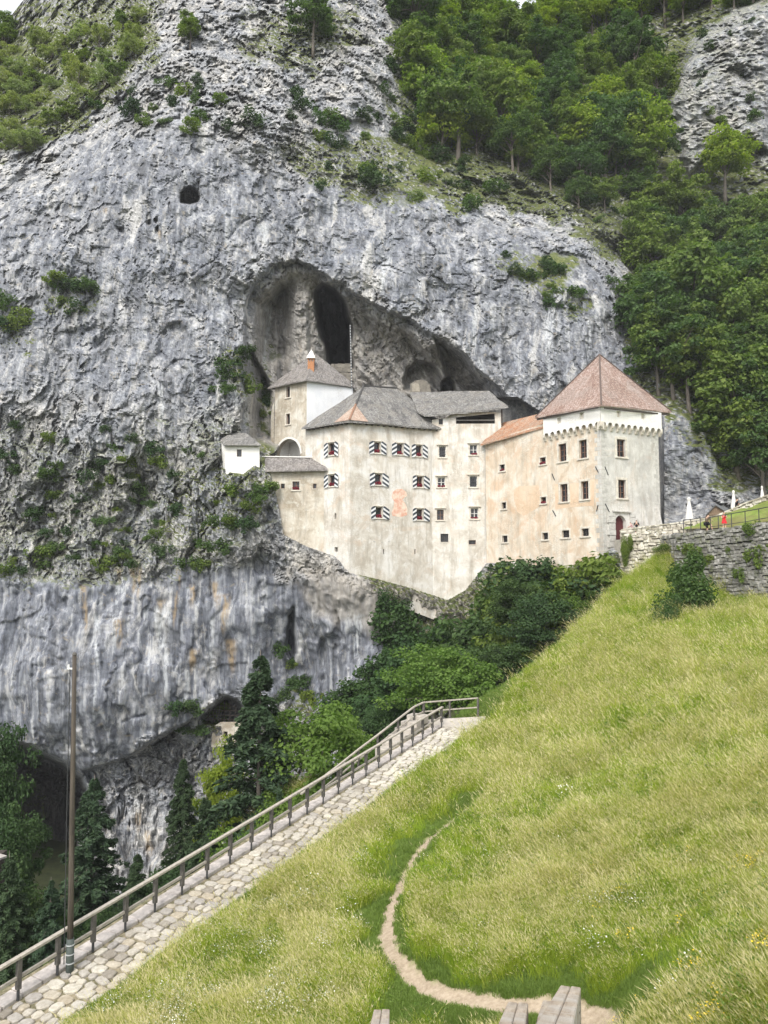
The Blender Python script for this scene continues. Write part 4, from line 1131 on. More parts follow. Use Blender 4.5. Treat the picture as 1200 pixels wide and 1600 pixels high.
Fc.prism(MB(), [Fc.at(*q) for q in ((644,612),(644,601),(649,598),(655,600),(656,612))], .01, .06).build('plaster_niche', flat('dull_niche_plaster', (.33, .30, .25), .95, .3, 2), cv)
# ------------------------------------------------------------------ small white house on the ledge
hs_ = empty('small_house', P(375, 738, 90), 'small white lean-to house with a grey roof on the rock ledge left of the castle', 'house')
F_H = Fac((P(351, 700, 89.6).x, 89.6), (P(405.5, 700, 89.8).x, 89.8))
hw = F_H.rect(370, 702, 377.6, 713.6)
q = lambda u, v: F_H.at(u, v)
wall('wall', F_H, [q(351, 742), q(405.5, 742), q(405.5, 694), q(351, 692)], [hw], M_BAND, hs_, .3)
F_HL = Fac((P(351, 700, 89.6).x, 89.6), (P(344, 700, 91.6).x, 91.6))
MB().poly_prism([F_H.p(0, q(351, 742)[1]), F_H.p(0, q(351, 692)[1]), P(344, 687, 92), P(344, 742, 92)], (0, .02, 0)).build('wall', M_BAND, hs_)
F_H.box(MB(), hw[0] - .05, hw[1] - .05, hw[2] + .05, hw[3] + .05, -.32, -.28).build('pane', M_PANE, hs_)
fm = MB(); F_H.box(fm, hw[0], hw[1], hw[0] + .06, hw[3], -.27, -.2); F_H.box(fm, hw[2] - .06, hw[1], hw[2], hw[3], -.27, -.2); F_H.box(fm, hw[0] + .06, hw[3] - .06, hw[2] - .06, hw[3], -.27, -.2); fm.build('window_frame', M_BRFRAME, hs_)
roof('roof', [(P(350, 694, 89.1), P(408, 694.6, 89.3), P(384, 676.5, 92.6), P(357, 676.5, 92.6)), (P(343.5, 687, 92.2), P(350, 694, 89.1), P(357, 676.5, 92.6))], M_RGREY, hs_, .15, None, .05)

# ------------------------------------------------------------------ striped flagpole
fp = empty('flagpole', P(549, 604, 99), 'thin black and white striped pole standing before the dark cave chamber', 'flagpole')
pt, pb = P(547.2, 508, 99), P(549.5, 606, 99)
MB().tube([pb, pt], [.085, .07], 8).build('pole', flat('dull_white_pole', (.45, .45, .44)), fp)
nb = 22
for k in range(nb):
    a = pb + (pt - pb) * ((k + .15) / nb); b = pb + (pt - pb) * ((k + .55) / nb)
    MB().tube([a, b], .098, 8).build('painted_band', M_SHB, fp)

# ------------------------------------------------------------------ fences along the ramp
M_RAILW = flat('bleached_rail_wood', (.36, .33, .285), .85, .25, 9, .5)
M_POSTM = flat('dark_fence_post', (.105, .098, .09), .8, .35, 9, .3)
def fence_post(base, h, parent, low=True, w=.13):
    # iron shoe set in the stone, timber post above it
    sh = .24 if low else .0
    p = MB().box(base + Vector((0, 0, sh + (h - sh) / 2)), w, w * .95, h - sh, RDIR.to_2d().normalized().to_3d(), RSIDE, (0, 0, 1)).build('post', M_POSTM, parent, bevel=.008)
    if low: MB().box(base + Vector((0, 0, sh / 2)), .06, .06, sh + .1).build('iron_shoe', M_IRON, p)
    return p
fence = empty('ramp_fence', RA, 'long wooden post and rail fence climbing along the near edge of the cobbled ramp', 'fence')
NP = 22
starts = -3
for i in range(starts, NP + 1):
    b = RA + RD * (i / NP)
    fence_post(b, 1.05, fence)
rl0, rl1 = RA + RD * (starts / NP) , RB
up1, up2 = Vector((0, 0, 1.09)), Vector((0, 0, .56))
for i in range(starts, NP, 3):
    j = min(i + 3, NP)
    a, b = RA + RD * (i / NP), RA + RD * (j / NP)
    e = RDIR * (.12 if j == NP else -.01)
    MB().bar(a + up1 + RDIR * .0, b + up1 + e, .15, .075).build('rail', M_RAILW, fence, bevel=.008)
for i in range(starts, NP):
    a, b = RA + RD * (i / NP) + up2 - RSIDE * .0, RA + RD * ((i + 1) / NP) + up2
    MB().bar(a + RDIR * .066, b - RDIR * .066, .07, .085).build('rail', M_RAILW, fence)
# second fence beyond it, with the landing
back = empty('landing_fence', P(655, 1125, 46.5), 'second wooden fence rising behind the ramp fence to the level landing', 'fence')
KB = [P(470, 1277, 38.2), P(533, 1226, 41.2), P(560, 1203.5, 42.2), P(590, 1180, 43.4), P(622, 1154, 44.7), P(647, 1134, 45.8), P(655, 1129, 46.2)]
T1 = P(662, 1126.5, 46.6)
T2, T3 = P(703, 1123, 46.9), P(747, 1120, 46.0)
pts = KB[1:-1] + [T1, T2, T3]
for i, b in enumerate(pts):
    if b is T1: fence_post(b - Vector((0, 0, .75)), 1.82, back, False, .14)
    else: fence_post(b, 1.05, back, False, .11)
for A, B in zip([KB[0]] + pts[:-1], pts):
    for z_, h_ in ((1.09, .07), (.55, .07)):
        d = (B - A).normalized() * .05
        MB().bar(A + Vector((0, 0, z_)) + d * (0 if z_ > 1 else 1), B + Vector((0, 0, z_)) - d * (0 if z_ > 1 else 1), .11 if z_ > 1 else .06, h_).build('rail', M_RAILW, back)
# stone kerb strip that carries the fences
M_KERB = flat('pinkish_kerb_stone', (.44, .405, .38), .92, .38, 3.5, .8)
rk = random.Random(5)
s_ = -6.0; LXY = math.hypot(RD.x, RD.y)
kerb = empty('ramp_kerb', RA, 'pale pinkish stone kerb along the outer edge of the cobbled ramp', 'kerb')
def ramp_pt(s, o, dz=0.0):
    q = RA + RD * (s / LXY) + RSIDE * o
    return q + Vector((0, 0, dz))
while s_ < LXY + .6:
    L_ = rk.uniform(.5, 1.0)
    wdt = .52
    a, b = ramp_pt(s_ + .012, -.30), ramp_pt(s_ + L_ - .012, -.30)
    hh = rk.uniform(-.012, .012)
    MB().bar(a + Vector((0, 0, -.15 + hh)) + RSIDE * rk.uniform(-.04, .02), b + Vector((0, 0, -.15 + hh)) + RSIDE * rk.uniform(-.04, .02), wdt, .34).build('kerbstone', M_KERB, kerb, bevel=.02)
    s_ += L_
# steps between the two fences at the top
steps = empty('stone_steps', ramp_pt(LXY, -1.2), 'short flight of stone steps between the two fences below the landing', 'steps')
for k in range(6):
    q = ramp_pt(LXY - 4.2 + k * .75, -1.35 , -.22 + k * .17)
    MB().box(q + Vector((0, 0, -.2)), .8, 1.05, .5, RDIR.to_2d().normalized().to_3d(), RSIDE, (0, 0, 1)).build('step', flat('step_stone', (.40, .37, .33), .9, .2, 3) if k == 0 else bpy.data.materials['step_stone'], steps, bevel=.02)
ld = (T1 + T2 + T3) / 3
MB().poly_prism([T1 + Vector((-.5, .3, -.02)), T3 + Vector((.5, .3, -.02)), RB + RSIDE * 2.4 + Vector((0, 0, .02)), RB + RSIDE * -.4 + Vector((0, 0, .02))], (0, 0, -.5)).build('landing_slab', bpy.data.materials['step_stone'], steps)

# ------------------------------------------------------------------ cobbles of the ramp
def stone_mesh(r, n=9, seedv=0):
    """flat-topped rough paving stone about 1 unit across"""
    rr = random.Random(seedv); mb = MB()
    ang = sorted((k + rr.uniform(-.3, .3)) * 2 * math.pi / n for k in range(n))
    rad = [rr.uniform(.82, 1.08) * .5 for _ in ang]
    sq = lambda a: 1.0 / max(abs(math.cos(a)), abs(math.sin(a))) ** .55
    vs = []
    for f, z in ((1.0, -.5), (1.0, .05), (.86, .13)):
        for a, q in zip(ang, rad): vs.append((math.cos(a) * q * f * sq(a), math.sin(a) * q * f * sq(a), z + (rr.uniform(-.03, .03) if z > .1 else 0)))
    vs.append((0, 0, .15))
    fs = []
    for l in (0, 1):
        for k in range(n): fs.append((l * n + k, l * n + (k + 1) % n, (l + 1) * n + (k + 1) % n, (l + 1) * n + k))
    for k in range(n): fs.append((2 * n + k, 2 * n + (k + 1) % n, 3 * n))
    mb.add(vs, fs)
    return mb
def stone_mat(name, cols, sc_=9):
    t = NT(name); g = t.geo(); oi = t.new('ObjectInfo').outputs['Random']
    c = t.ramp(oi, [(i / (len(cols) - 1), c) for i, c in enumerate(cols)])
    c = t.mix(t.mrange(t.noise(g, sc_, 6, .7), .35, .65), t.mix(1.0, c, (.68, .66, .62), 'MULTIPLY'), c)
    return t.fin(c, .88, t.bump(t.noise(g, sc_ * 2, 6, .7), .5, .03))
M_COB = stone_mat('ramp_cobble', [(.27, .245, .21), (.44, .41, .36), (.52, .49, .43), (.36, .34, .325), (.58, .55, .48), (.42, .37, .29)])
cob_m = [stone_mesh(1, 8, s).mesh('cobble') for s in range(8)]
for m_ in cob_m: m_.materials.append(M_COB)
ramp = bpy.data.objects.new('cobbled_ramp', None); ramp.location = RA; col.objects.link(ramp); ramp['kind'] = 'structure'
rinv = Matrix.Translation(RA).inverted()
rk = random.Random(21)
slots_ = []
s_ = -5.5
row = 0
while s_ < LXY + 1.0:
    st = rk.uniform(.26, .42)
    o_ = .03 + rk.uniform(0, .1)
    while o_ < RW + rk.uniform(-.05, .15):
        w_ = rk.uniform(.24, .62)
        slots_.append((s_ + st / 2 + rk.uniform(-.05, .05), o_ + w_ / 2, st * rk.uniform(.92, 1.12), w_ * rk.uniform(.9, 1.0), rk.uniform(-.25, .25)))
        o_ += w_ * 1.0
    s_ += st; row += 1
ang0 = math.atan2(RDIR.y, RDIR.x); slope_ = math.atan2(RD.z, LXY)
def cob_matrix(s, o, a, b, r):
    q = ramp_pt(s, o, -.062 + rk.uniform(-.012, .014))
    return Matrix.Translation(q) @ Matrix.Rotation(ang0, 4, 'Z') @ Matrix.Rotation(-slope_, 4, 'Y') @ Matrix.Rotation(r, 4, 'Z') @ Matrix.Diagonal((a, b, .30, 1))
slots_.sort(key=lambda q: abs(q[0]))
slots_.sort(key=lambda q: q[0] if q[0] > -2.2 else 99)
near_, far_ = slots_[:300], slots_[300:]
for k, q in enumerate(near_):
    o = bpy.data.objects.new('cobble', cob_m[k % 8]); col.objects.link(o)
    o.parent = ramp; o.matrix_parent_inverse = rinv; o.matrix_basis = cob_matrix(*q)
mb = MB()
for k, q in enumerate(far_):
    m_ = cob_matrix(*q); src = cob_m[k % 8]
    mb.add([m_ @ v.co for v in src.vertices], [tuple(p.vertices) for p in src.polygons])
t = NT('far_ramp_cobble'); g = t.geo()
c = t.ramp(t.vor(g, 2.6, 'F1', 'Color'), [(.1, (.27, .245, .21)), (.4, (.44, .41, .36)), (.7, (.55, .52, .45)), (.9, (.39, .36, .33))])
far_c = mb.build('far_cobbles', t.fin(c, .88, t.bump(t.noise(g, 14, 5, .7), .4, .03)), ramp)
far_c['kind'] = 'stuff'

# ------------------------------------------------------------------ utility pole
t = NT('old_pole_wood'); g = t.geo((1, 1, .05)); nn = t.noise(g, 14, 6, .7)
M_POLE = t.fin(t.ramp(nn, [(.3, (.045, .038, .033)), (.6, (.10, .085, .07)), (.8, (.16, .14, .12))]), .9, t.bump(nn, .6, .03))
pb_, pt_ = P(109, 1523, 23.2), P(116.5, 1023, 23.3)
pole = empty('utility_pole', pb_, 'tall weathered wooden utility pole standing at the edge of the cobbled ramp', 'pole')
MB().tube([pb_ + (pt_ - pb_) * f for f in (.0, .3, .65, 1)], [.088, .082, .072, .06], 12).build('shaft', M_POLE, pole, smooth=True)
MB().tube([pb_ - Vector((0, 0, .2)), pb_ + (pt_ - pb_) * .11], [.115, .11], 12).build('iron_sleeve', flat('grey_green_sleeve', (.07, .085, .08), .6), pole, smooth=True)
for f in (.035, .062, .09):
    q = pb_ + (pt_ - pb_) * f; MB().tube([q, q + Vector((0, 0, .03))], .124, 12).build('clamp_band', flat('galvanised_band', (.42, .44, .46), .4) if f < .04 else bpy.data.materials['galvanised_band'], pole)
MB().tube([pb_ + Vector((-.17, -.02, .3)), pb_ + (pt_ - pb_) * .5 + Vector((-.15, -.02, 0)), pb_ + (pt_ - pb_) * .955 + Vector((-.12, -.02, 0))], .014, 6).build('cable', M_IRON, pole)
q = pb_ + (pt_ - pb_) * .955
MB().bar(q + Vector((-.17, 0, 0)), q + Vector((.03, 0, 0)), .06, .05).tube([q + Vector((-.17, 0, -.02)), q + Vector((-.17, 0, .12))], [.035, .03], 8).build('insulator', M_WFRAME, pole)
MB().tube([pt_, pt_ + Vector((0, 0, .07))], [.08, .04], 12).build('pole_cap', M_POSTM, pole)

# ------------------------------------------------------------------ timber beams at the viewpoint
t = NT('weathered_beam_wood'); g = t.coord('Object', (14, 1.1, 14)); n1 = t.noise(g, 2.2, 8, .7); n2 = t.noise(t.coord('Object', (9, .35, 9)), 3.0, 5, .6, .6)
crack = t.mrange(n2, .60, .635)
c = t.ramp(n1, [(.3, (.26, .20, .15)), (.5, (.43, .355, .28)), (.7, (.60, .53, .45))])
c = t.mix(t.mrange(t.noise(t.coord('Object'), 3, 4), .45, .65), c, (.50, .47, .43))
c = t.mix(crack, c, (.06, .045, .035))
M_BEAM = t.fin(c, .85, t.bump(t.math('SUBTRACT', n1, t.math('MULTIPLY', crack, 1.5)), .6, .015))
BD = Vector((.47, 1.84, -.838)).normalized()
def beam(u0, u1, v, dist, label, L=2.4, nb=2):
    """beam sloping down and away; its far top edge runs between two photograph points"""
    a, b = P(u0, v, dist), P(u1, v + 1, dist)
    BD = Vector(((u1 - 600) / 1200 * 1.84, 1.84, -.838)).normalized()
    wv = (b - a).length * .82; mid = (a + b) / 2
    sd = BD.cross(Vector((0, 0, 1))).normalized(); u = sd.cross(BD)
    o = empty('timber_beam', mid, label, 'beam', 'weathered timber beams at the lower edge')
    c = mid - BD * L / 2 - u * .09
    for k in range(nb):
        me = MB().box((0, 0, 0), wv / nb - .003, L, .18).mesh('timber', bevel=.004)
        me.materials.append(M_BEAM)
        ob = bpy.data.objects.new('timber', me); col.objects.link(ob)
        R = Matrix(((sd.x, BD.x, u.x), (sd.y, BD.y, u.y), (sd.z, BD.z, u.z))).to_4x4()
        ob.parent = o; ob.matrix_parent_inverse = Matrix.Translation(mid).inverted()
        ob.matrix_basis = Matrix.Translation(c + sd * (wv * ((k + .5) / nb - .5)) + u * (.002 * k) + BD * (.006 * k)) @ R
    return o
beam(581, 612, 1577, 4.8, 'small grey beam end split in two, leftmost of the beams at the lower edge')
beam(790, 829, 1566, 4.1, 'middle weathered beam end, lower than the broad cracked one beside it')
beam(872, 911, 1541, 4.0, 'broad cracked beam end standing highest at the lower edge over the dirt path')
beam(846, 868, 1563, 4.5, 'narrow pale beam end tucked in left of the broad cracked beam', 2.4, 1)
MB().box((.75, 1.6, -1.95), 3.2, .2, .2).build('cross_beam', M_BEAM)['label'] = 'weathered cross timber that carries the sloping beams'
bpy.data.objects['cross_beam']['category'] = 'beam'

# ------------------------------------------------------------------ walled mouth of the lower cave
lc = empty('cave_outwork', P(358, 1150, 92), 'small masonry wall with one window closing the triangular lower cave opening', 'wall')
Fl = Fac((P(310, 1140, 92.6).x, 92.6), (P(395, 1140, 91.6).x, 91.6))
lw_ = Fl.rect(349, 1143, 355.5, 1152.5)
wall('masonry_face', Fl, [Fl.at(*q) for q in ((330, 1168), (400, 1162), (398, 1128), (345, 1128), (332, 1136))], [lw_], M_STAIN, lc, .4)
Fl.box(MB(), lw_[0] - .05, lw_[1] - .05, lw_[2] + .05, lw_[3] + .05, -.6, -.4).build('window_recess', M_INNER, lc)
for k in range(8):
    u = 322 + k * 8.5
    s0_, z0_ = Fl.at(u, 1131); z1_ = Fl.at(u, max(1093, 1093 + abs(u - 352) * .75 - 1))[1]
    if z1_ > z0_ + .3: Fl.box(MB(), s0_ - .04, z0_, s0_ + .04, z1_, -.7, -.62).build('grille_bar', M_DARKW, lc)
for v in (1104, 1111, 1118, 1125):
    w_ = (v - 1091) / .75 if v < 1122 else 34
    a_, z_ = Fl.at(352 - w_ * .9, v); b_, _ = Fl.at(min(352 + w_ * .8, 384), v)
    Fl.box(MB(), a_, z_ - .04, b_, z_ + .04, -.61, -.54).build('grille_bar', M_DARKW, lc)
sh_ = empty('shed', P(-12, 1350, 42), 'corner of a low shed with a pale board roof cut by the left edge', 'shed')
MB().poly_prism([P(-70, 1312, 42), P(11, 1337, 41), P(-6, 1343, 40), P(-80, 1330, 40)], (0, 0, -.1)).build('roof', M_KERB, sh_)
MB().box(P(-40, 1370, 42), 2.6, 1.6, 2.2).build('wall', M_DARKW, sh_)

# terrace the photographer stands on
MB().box((.4, -.6, -2.15), 9, 3.6, .5).build('viewpoint_terrace', M_SOIL)['kind'] = 'structure'
st_ = MB()
# ------------------------------------------------------------------ stone walls at the top of the meadow
t = NT('mossy_grey_wall_stone'); g = t.geo(); oi = t.new('ObjectInfo').outputs['Random']
c = t.ramp(t.vor(t.geo((1, 1, 1.2)), 1.9, 'F1', 'Color'), [(.2, (.16, .155, .145)), (.5, (.30, .295, .28)), (.8, (.46, .45, .43))])
c = t.mix(t.mrange(t.noise(g, 4, 6, .7), .4, .62), c, (.20, .195, .17))
c = t.mix(t.math('MULTIPLY', t.mrange(t.noise(g, 1.6, 5, .7), .55, .63), .7), c, (.12, .135, .06))
c = t.mix(t.math('MULTIPLY', t.mrange(t.noise(g, 3.2, 5, .7), .62, .68), .7), c, (.55, .54, .5))
M_WSTONE = t.fin(c, .95, t.bump(t.noise(g, 9, 6, .7), .7, .05))
t = NT('pale_rubble_stone'); g = t.geo()
c = t.ramp(t.vor(g, 1.8, 'F1', 'Color'), [(.2, (.36, .33, .27)), (.5, (.53, .49, .42)), (.8, (.66, .63, .55))])
c = t.mix(t.math('MULTIPLY', t.mrange(t.noise(g, 3, 6, .7), .52, .62), .7), c, (.20, .19, .12))
M_PALEST = t.fin(c, .95, t.bump(t.noise(g, 9, 6, .7), .7, .05))
blk = []
for s in range(6):
    r_ = random.Random(s + 60)
    m_ = MB().box((0, 0, 0), 1, 1, 1, jit=.09)
    random.seed(s + 9)
    blk.append(m_.mesh('stone', bevel=.09))
blk2 = [m.copy() for m in blk]
for m in blk: m.materials.append(M_WSTONE)
for m in blk2: m.materials.append(M_PALEST)
def stone_wall(parent, line_, top, depth_, sw, sh, meshes, limit, seed, thick=.6):
    """courses of single stones along a plan polyline; top(s) is the height of the coping"""
    r_ = random.Random(seed)
    segs = [(Vector(a), Vector(b)) for a, b in zip(line_[:-1], line_[1:])]
    tot = sum((b - a).length for a, b in segs)
    items = []
    k = 0
    nrows = int(depth_ / sh)
    for row in range(nrows):
        s = -r_.uniform(0, sw)
        while s < tot:
            w = r_.uniform(.6, 1.45) * sw
            c = s + w / 2; s += w
            if c < 0 or c > tot: continue
            q = c
            for a, b in segs:
                L = (b - a).length
                if q <= L: break
                q -= L
            d = (b - a).normalized(); nrm = Vector((d.y, -d.x, 0));
            if nrm.y > 0: nrm = -nrm
            base = a + d * q
            z = top(c / tot) - sh * (row + .5)
            pos = Vector((base.x, base.y, z + r_.uniform(-.07, .07))) + nrm * r_.uniform(-.05, .10)
            ang = math.atan2(d.y, d.x)
            items.append((pos, ang, w * r_.uniform(.92, 1.0), thick, sh * r_.uniform(.8, 1.02), r_.uniform(-.05, .05)))
    pinv = parent_inv(parent)
    rest = MB()
    for k, (pos, ang, w, th, h, tl) in enumerate(items):
        M = Matrix.Translation(pos) @ Matrix.Rotation(ang, 4, 'Z') @ Matrix.Rotation(tl, 4, 'Y') @ Matrix.Diagonal((w, th, h, 1))
        if k < limit:
            o = bpy.data.objects.new('stone', meshes[k % 6]); col.objects.link(o)
            o.parent = parent; o.matrix_parent_inverse = pinv; o.matrix_basis = M
        else:
            src = meshes[k % 6]; rest.add([M @ v.co for v in src.vertices], [tuple(p.vertices) for p in src.polygons])
    if rest.v:
        o = rest.build('wall_stones', meshes[0].materials[0], parent); o['kind'] = 'stuff'
g0, g1, g2 = P(1062, 834, 66), P(1130, 829, 62), P(1215, 812, 57)
g3 = g2 + Vector((14, -9, 1.5))
gw = empty('retaining_wall', g0, 'grey mossy dry stone retaining wall under the iron railing, right of the meadow', 'wall')
top_ = lambda f: g0.z + (g2.z - g0.z) * min(f / .42, 1.6)
ln = [Vector((p.x, p.y, 0)) for p in (g0, g1, g2, g3)]
stone_wall(gw, ln, top_, 8.0, .46, .27, blk, 290, 4, .7)
# left return of the grey wall
stone_wall(gw, [Vector((g0.x, g0.y, 0)), Vector((g0.x + .6, g0.y + 7, 0))], lambda f: g0.z, 7, .6, .36, blk, 0, 5)
MB().poly_prism([(p.x, p.y + .4, -8) for p in (g0, g1, g2, g3)] + [(g3.x + 3, g3.y + 20, -8), (g0.x + .5, g0.y + 3, -8)], (0, 0, 8 + g0.z - .12)).build('wall_core', M_WSTONE, gw)
# pale parapet that leads to the castle door and on behind the railing
p0, p1, p2 = P(972, 829, 73.5), P(1062, 818, 70.5), P(1120, 807, 70)
p3, p4 = P(1160, 790, 69), P(1215, 771, 66)
pw = empty('parapet_wall', p0, 'pale rubble parapet wall running from the castle door up behind the railing', 'wall')
def ptop(f, pts=(p0, p1, p2, p3, p4)):
    L = [0]
    for a, b in zip(pts[:-1], pts[1:]): L.append(L[-1] + (b.to_2d() - a.to_2d()).length)
    s = f * L[-1]
    for i in range(len(pts) - 1):
        if s <= L[i + 1] + 1e-6: return pts[i].z + (pts[i + 1].z - pts[i].z) * (s - L[i]) / (L[i + 1] - L[i])
    return pts[-1].z
stone_wall(pw, [Vector((p.x, p.y, 0)) for p in (p0, p1, p2, p3, p4)], ptop, 5.6, .5, .3, blk2, 280, 14, .5)
cp_ = MB()
for a, b in zip((p0, p1, p2, p3), (p1, p2, p3, p4)): cp_.bar(a + Vector((0, 0, .06)), b + Vector((0, 0, .06)), .62, .12)
cp_.build('coping', M_PALEST, pw)
# end face of the parapet beside the door
stone_wall(pw, [Vector((p0.x, p0.y, 0)), Vector((p0.x + 1.2, p0.y + 3.4, 0))], lambda f: p0.z, 5, .5, .3, blk2, 0, 15, .45)
# causeway / terrace surface behind the parapets
M_PAVE = flat('terrace_gravel', (.40, .37, .32), .95, .2, 3)
tz = g0.z - .12
ter2 = MB()
ter2.poly_prism([(p0.x + .2, p0.y + .4, 0), (p1.x, p1.y + .2, 0), (g0.x, g0.y, 0), (g1.x, g1.y + .5, 0), (g2.x, g2.y + .5, 0), (g3.x, g3.y, 0), (60, 70, 0), (60, 84, 0), (TR[0] + 1, TR[1] + 4, 0), (TR[0], TR[1] - .1, 0), (p0.x, p0.y + 2.5, 0)], (0, 0, tz))
o = ter2.build('castle_terrace', M_PAVE); o['kind'] = 'structure'
# grassy bank between railing and parapet
M_GRASSB = M_SOIL
bk_ = MB().add([P(1066, 827, 69), P(1140, 824, 66.5), P(1215, 812, 63), P(1215, 771, 66.2), P(1160, 791, 69.2), P(1120, 808, 70.2), P(1075, 821, 70.7)], [(0, 1, 2, 3, 4, 5, 6)])
o = bk_.build('grass_bank', M_SOIL); o['kind'] = 'structure'

# ------------------------------------------------------------------ railing on the grey wall
rl = empty('iron_railing', g0, 'thin dark iron railing along the top of the grey retaining wall', 'railing')
RP_ = [(1068.5,834.5,812.5,66),(1080,833.5,811.5,65.6),(1095,832,809.5,65),(1110.5,831,808,64.2),(1123,830,806,63.4),(1143.5,827,802.5,62),(1165,824,799,60.5),(1186.5,820,795,59),(1212,816,790,57.5)]
tops, mids = [], []
for u, vb, vt_, d in RP_:
    a, b = P(u, vb + 3, d), P(u, vt_, d)
    b.x, b.y = a.x, a.y
    MB().tube([a, b], .035, 6).build('post', M_IRON, rl); tops.append(b); mids.append(a + (b - a) * .42)
for A, B in zip(tops[:-1], tops[1:]): MB().tube([A, B], .035, 6).build('rail', M_IRON, rl)
for A, B in zip(mids[3:-1], mids[4:]): MB().tube([A, B], .025, 6).build('rail', M_IRON, rl)

# ------------------------------------------------------------------ folded parasols
M_CLOTH = flat('white_parasol_cloth', (.64, .63, .61), .8, .05, 6, .2)
def parasol(u, vb, vt_, d, wpx, label):
    a, b = P(u, vb, d), P(u, vt_, d); H = b.z - a.z; w = wpx / FPX * d / 2
    e = empty('folded_parasol', a, label, 'parasol', 'folded white parasols on the terrace')
    MB().tube([a + Vector((0, 0, -.6)), Vector((a.x, a.y, b.z - .05))], .03, 6).build('pole', M_IRON, e)
    mb = MB(); n = 16; prof = [(0, 1.0), (.05, 1.02), (.12, .82), (.30, .60), (.25, .66), (.42, .40), (.50, .30), (.44, .34), (.40, .55), (.34, .72), (.45, .80), (.30, .93), (.06, 1.0)]
    prof = [(.10, 1.0), (.42, .955), (.40, .90), (.30, .82), (.33, .78), (.50, .60), (.72, .35), (.95, .08), (.98, .0)]
    for i, (r_, f) in enumerate(prof):
        for k in range(n):
            rr = w * r_ * (1.0 if k % 2 else .74)
            mb.v.append((a.x + math.cos(2 * math.pi * k / n) * rr, a.y + math.sin(2 * math.pi * k / n) * rr, a.z + H * f))
    for i in range(len(prof) - 1):
        for k in range(n): mb.f.append((i * n + k, i * n + (k + 1) % n, (i + 1) * n + (k + 1) % n, (i + 1) * n + k))
    mb.f.append(tuple(range(n)))
    mb.build('canopy', M_CLOTH, e, smooth=False)
    return e
parasol(1077.5, 816, 776.5, 73, 13, 'folded white parasol nearest the castle tower, behind the parapet')
parasol(1147, 799, 766, 72, 10, 'folded white parasol behind the seated person in dark clothes')
parasol(1191.5, 786, 759, 71, 8, 'slender folded white parasol at the right edge above the grass bank')

# ------------------------------------------------------------------ kiosk roof behind the parapet
kk = empty('kiosk', P(1122, 812, 74), 'small wooden kiosk with a dark grey gable roof behind the parapet', 'kiosk')
k0, k1, k2 = P(1103, 806, 74), P(1118, 790, 74), P(1138, 803, 74)
off = Vector((2.6, 3.4, 0))
MB().poly_prism([k0, k1, k2], (.05, .05, 0)).build('gable_boards', flat('brown_gable_board', (.20, .145, .10), .85, .3, 8), kk)
MB().poly_prism([k0 + Vector((0, .1, -2)), k0 + Vector((0, .1, .02)), k2 + Vector((0, .1, 0)), k2 + Vector((0, .1, -2))], (2, 2.6, 0)).build('wall', bpy.data.materials['brown_gable_board'], kk)
for A, B in ((k0, k1), (k1, k2)):
    MB().poly_prism([A + Vector((-.1, -.2, 0)), B + Vector((-.1, -.2, 0)), B + off, A + off], (0, 0, .1)).build('roof', flat('slate_grey_roof', (.13, .135, .14), .8, .2, 6) if A is k0 else bpy.data.materials['slate_grey_roof'], kk)

# ------------------------------------------------------------------ people on the terrace
def skin_body(name, joints, edges, radii, mat, parent, root=0, sub=1):
    me = bpy.data.meshes.new(name); me.from_pydata(joints, edges, []); me.update()
    o = link(name, me, mat, parent)
    m = o.modifiers.new('skin', 'SKIN'); m.use_smooth_shade = True
    for i, r in enumerate(radii):
        me.skin_vertices[0].data[i].radius = (r, r) if not hasattr(r, '__len__') else r
        me.skin_vertices[0].data[i].use_root = (i == root)
    s = o.modifiers.new('sub', 'SUBSURF'); s.levels = sub; s.render_levels = sub
    return o
M_SKIN = flat('light_skin', (.55, .36, .27), .6, .08)
M_HAIR = flat('dark_brown_hair', (.03, .02, .017), .6, .3, 20)
M_RED = flat('red_dress_cloth', (.62, .02, .03), .75, .15, 10)
M_OLIVE = flat('brown_olive_shirt', (.13, .10, .07), .85, .2, 10)
M_BLACK = flat('black_cloth', (.015, .015, .018), .85, .3, 10)
M_PINKS = flat('pale_pink_cloth', (.55, .36, .36), .85, .1)
M_SHOE = flat('white_shoe', (.75, .74, .72), .6, .1)
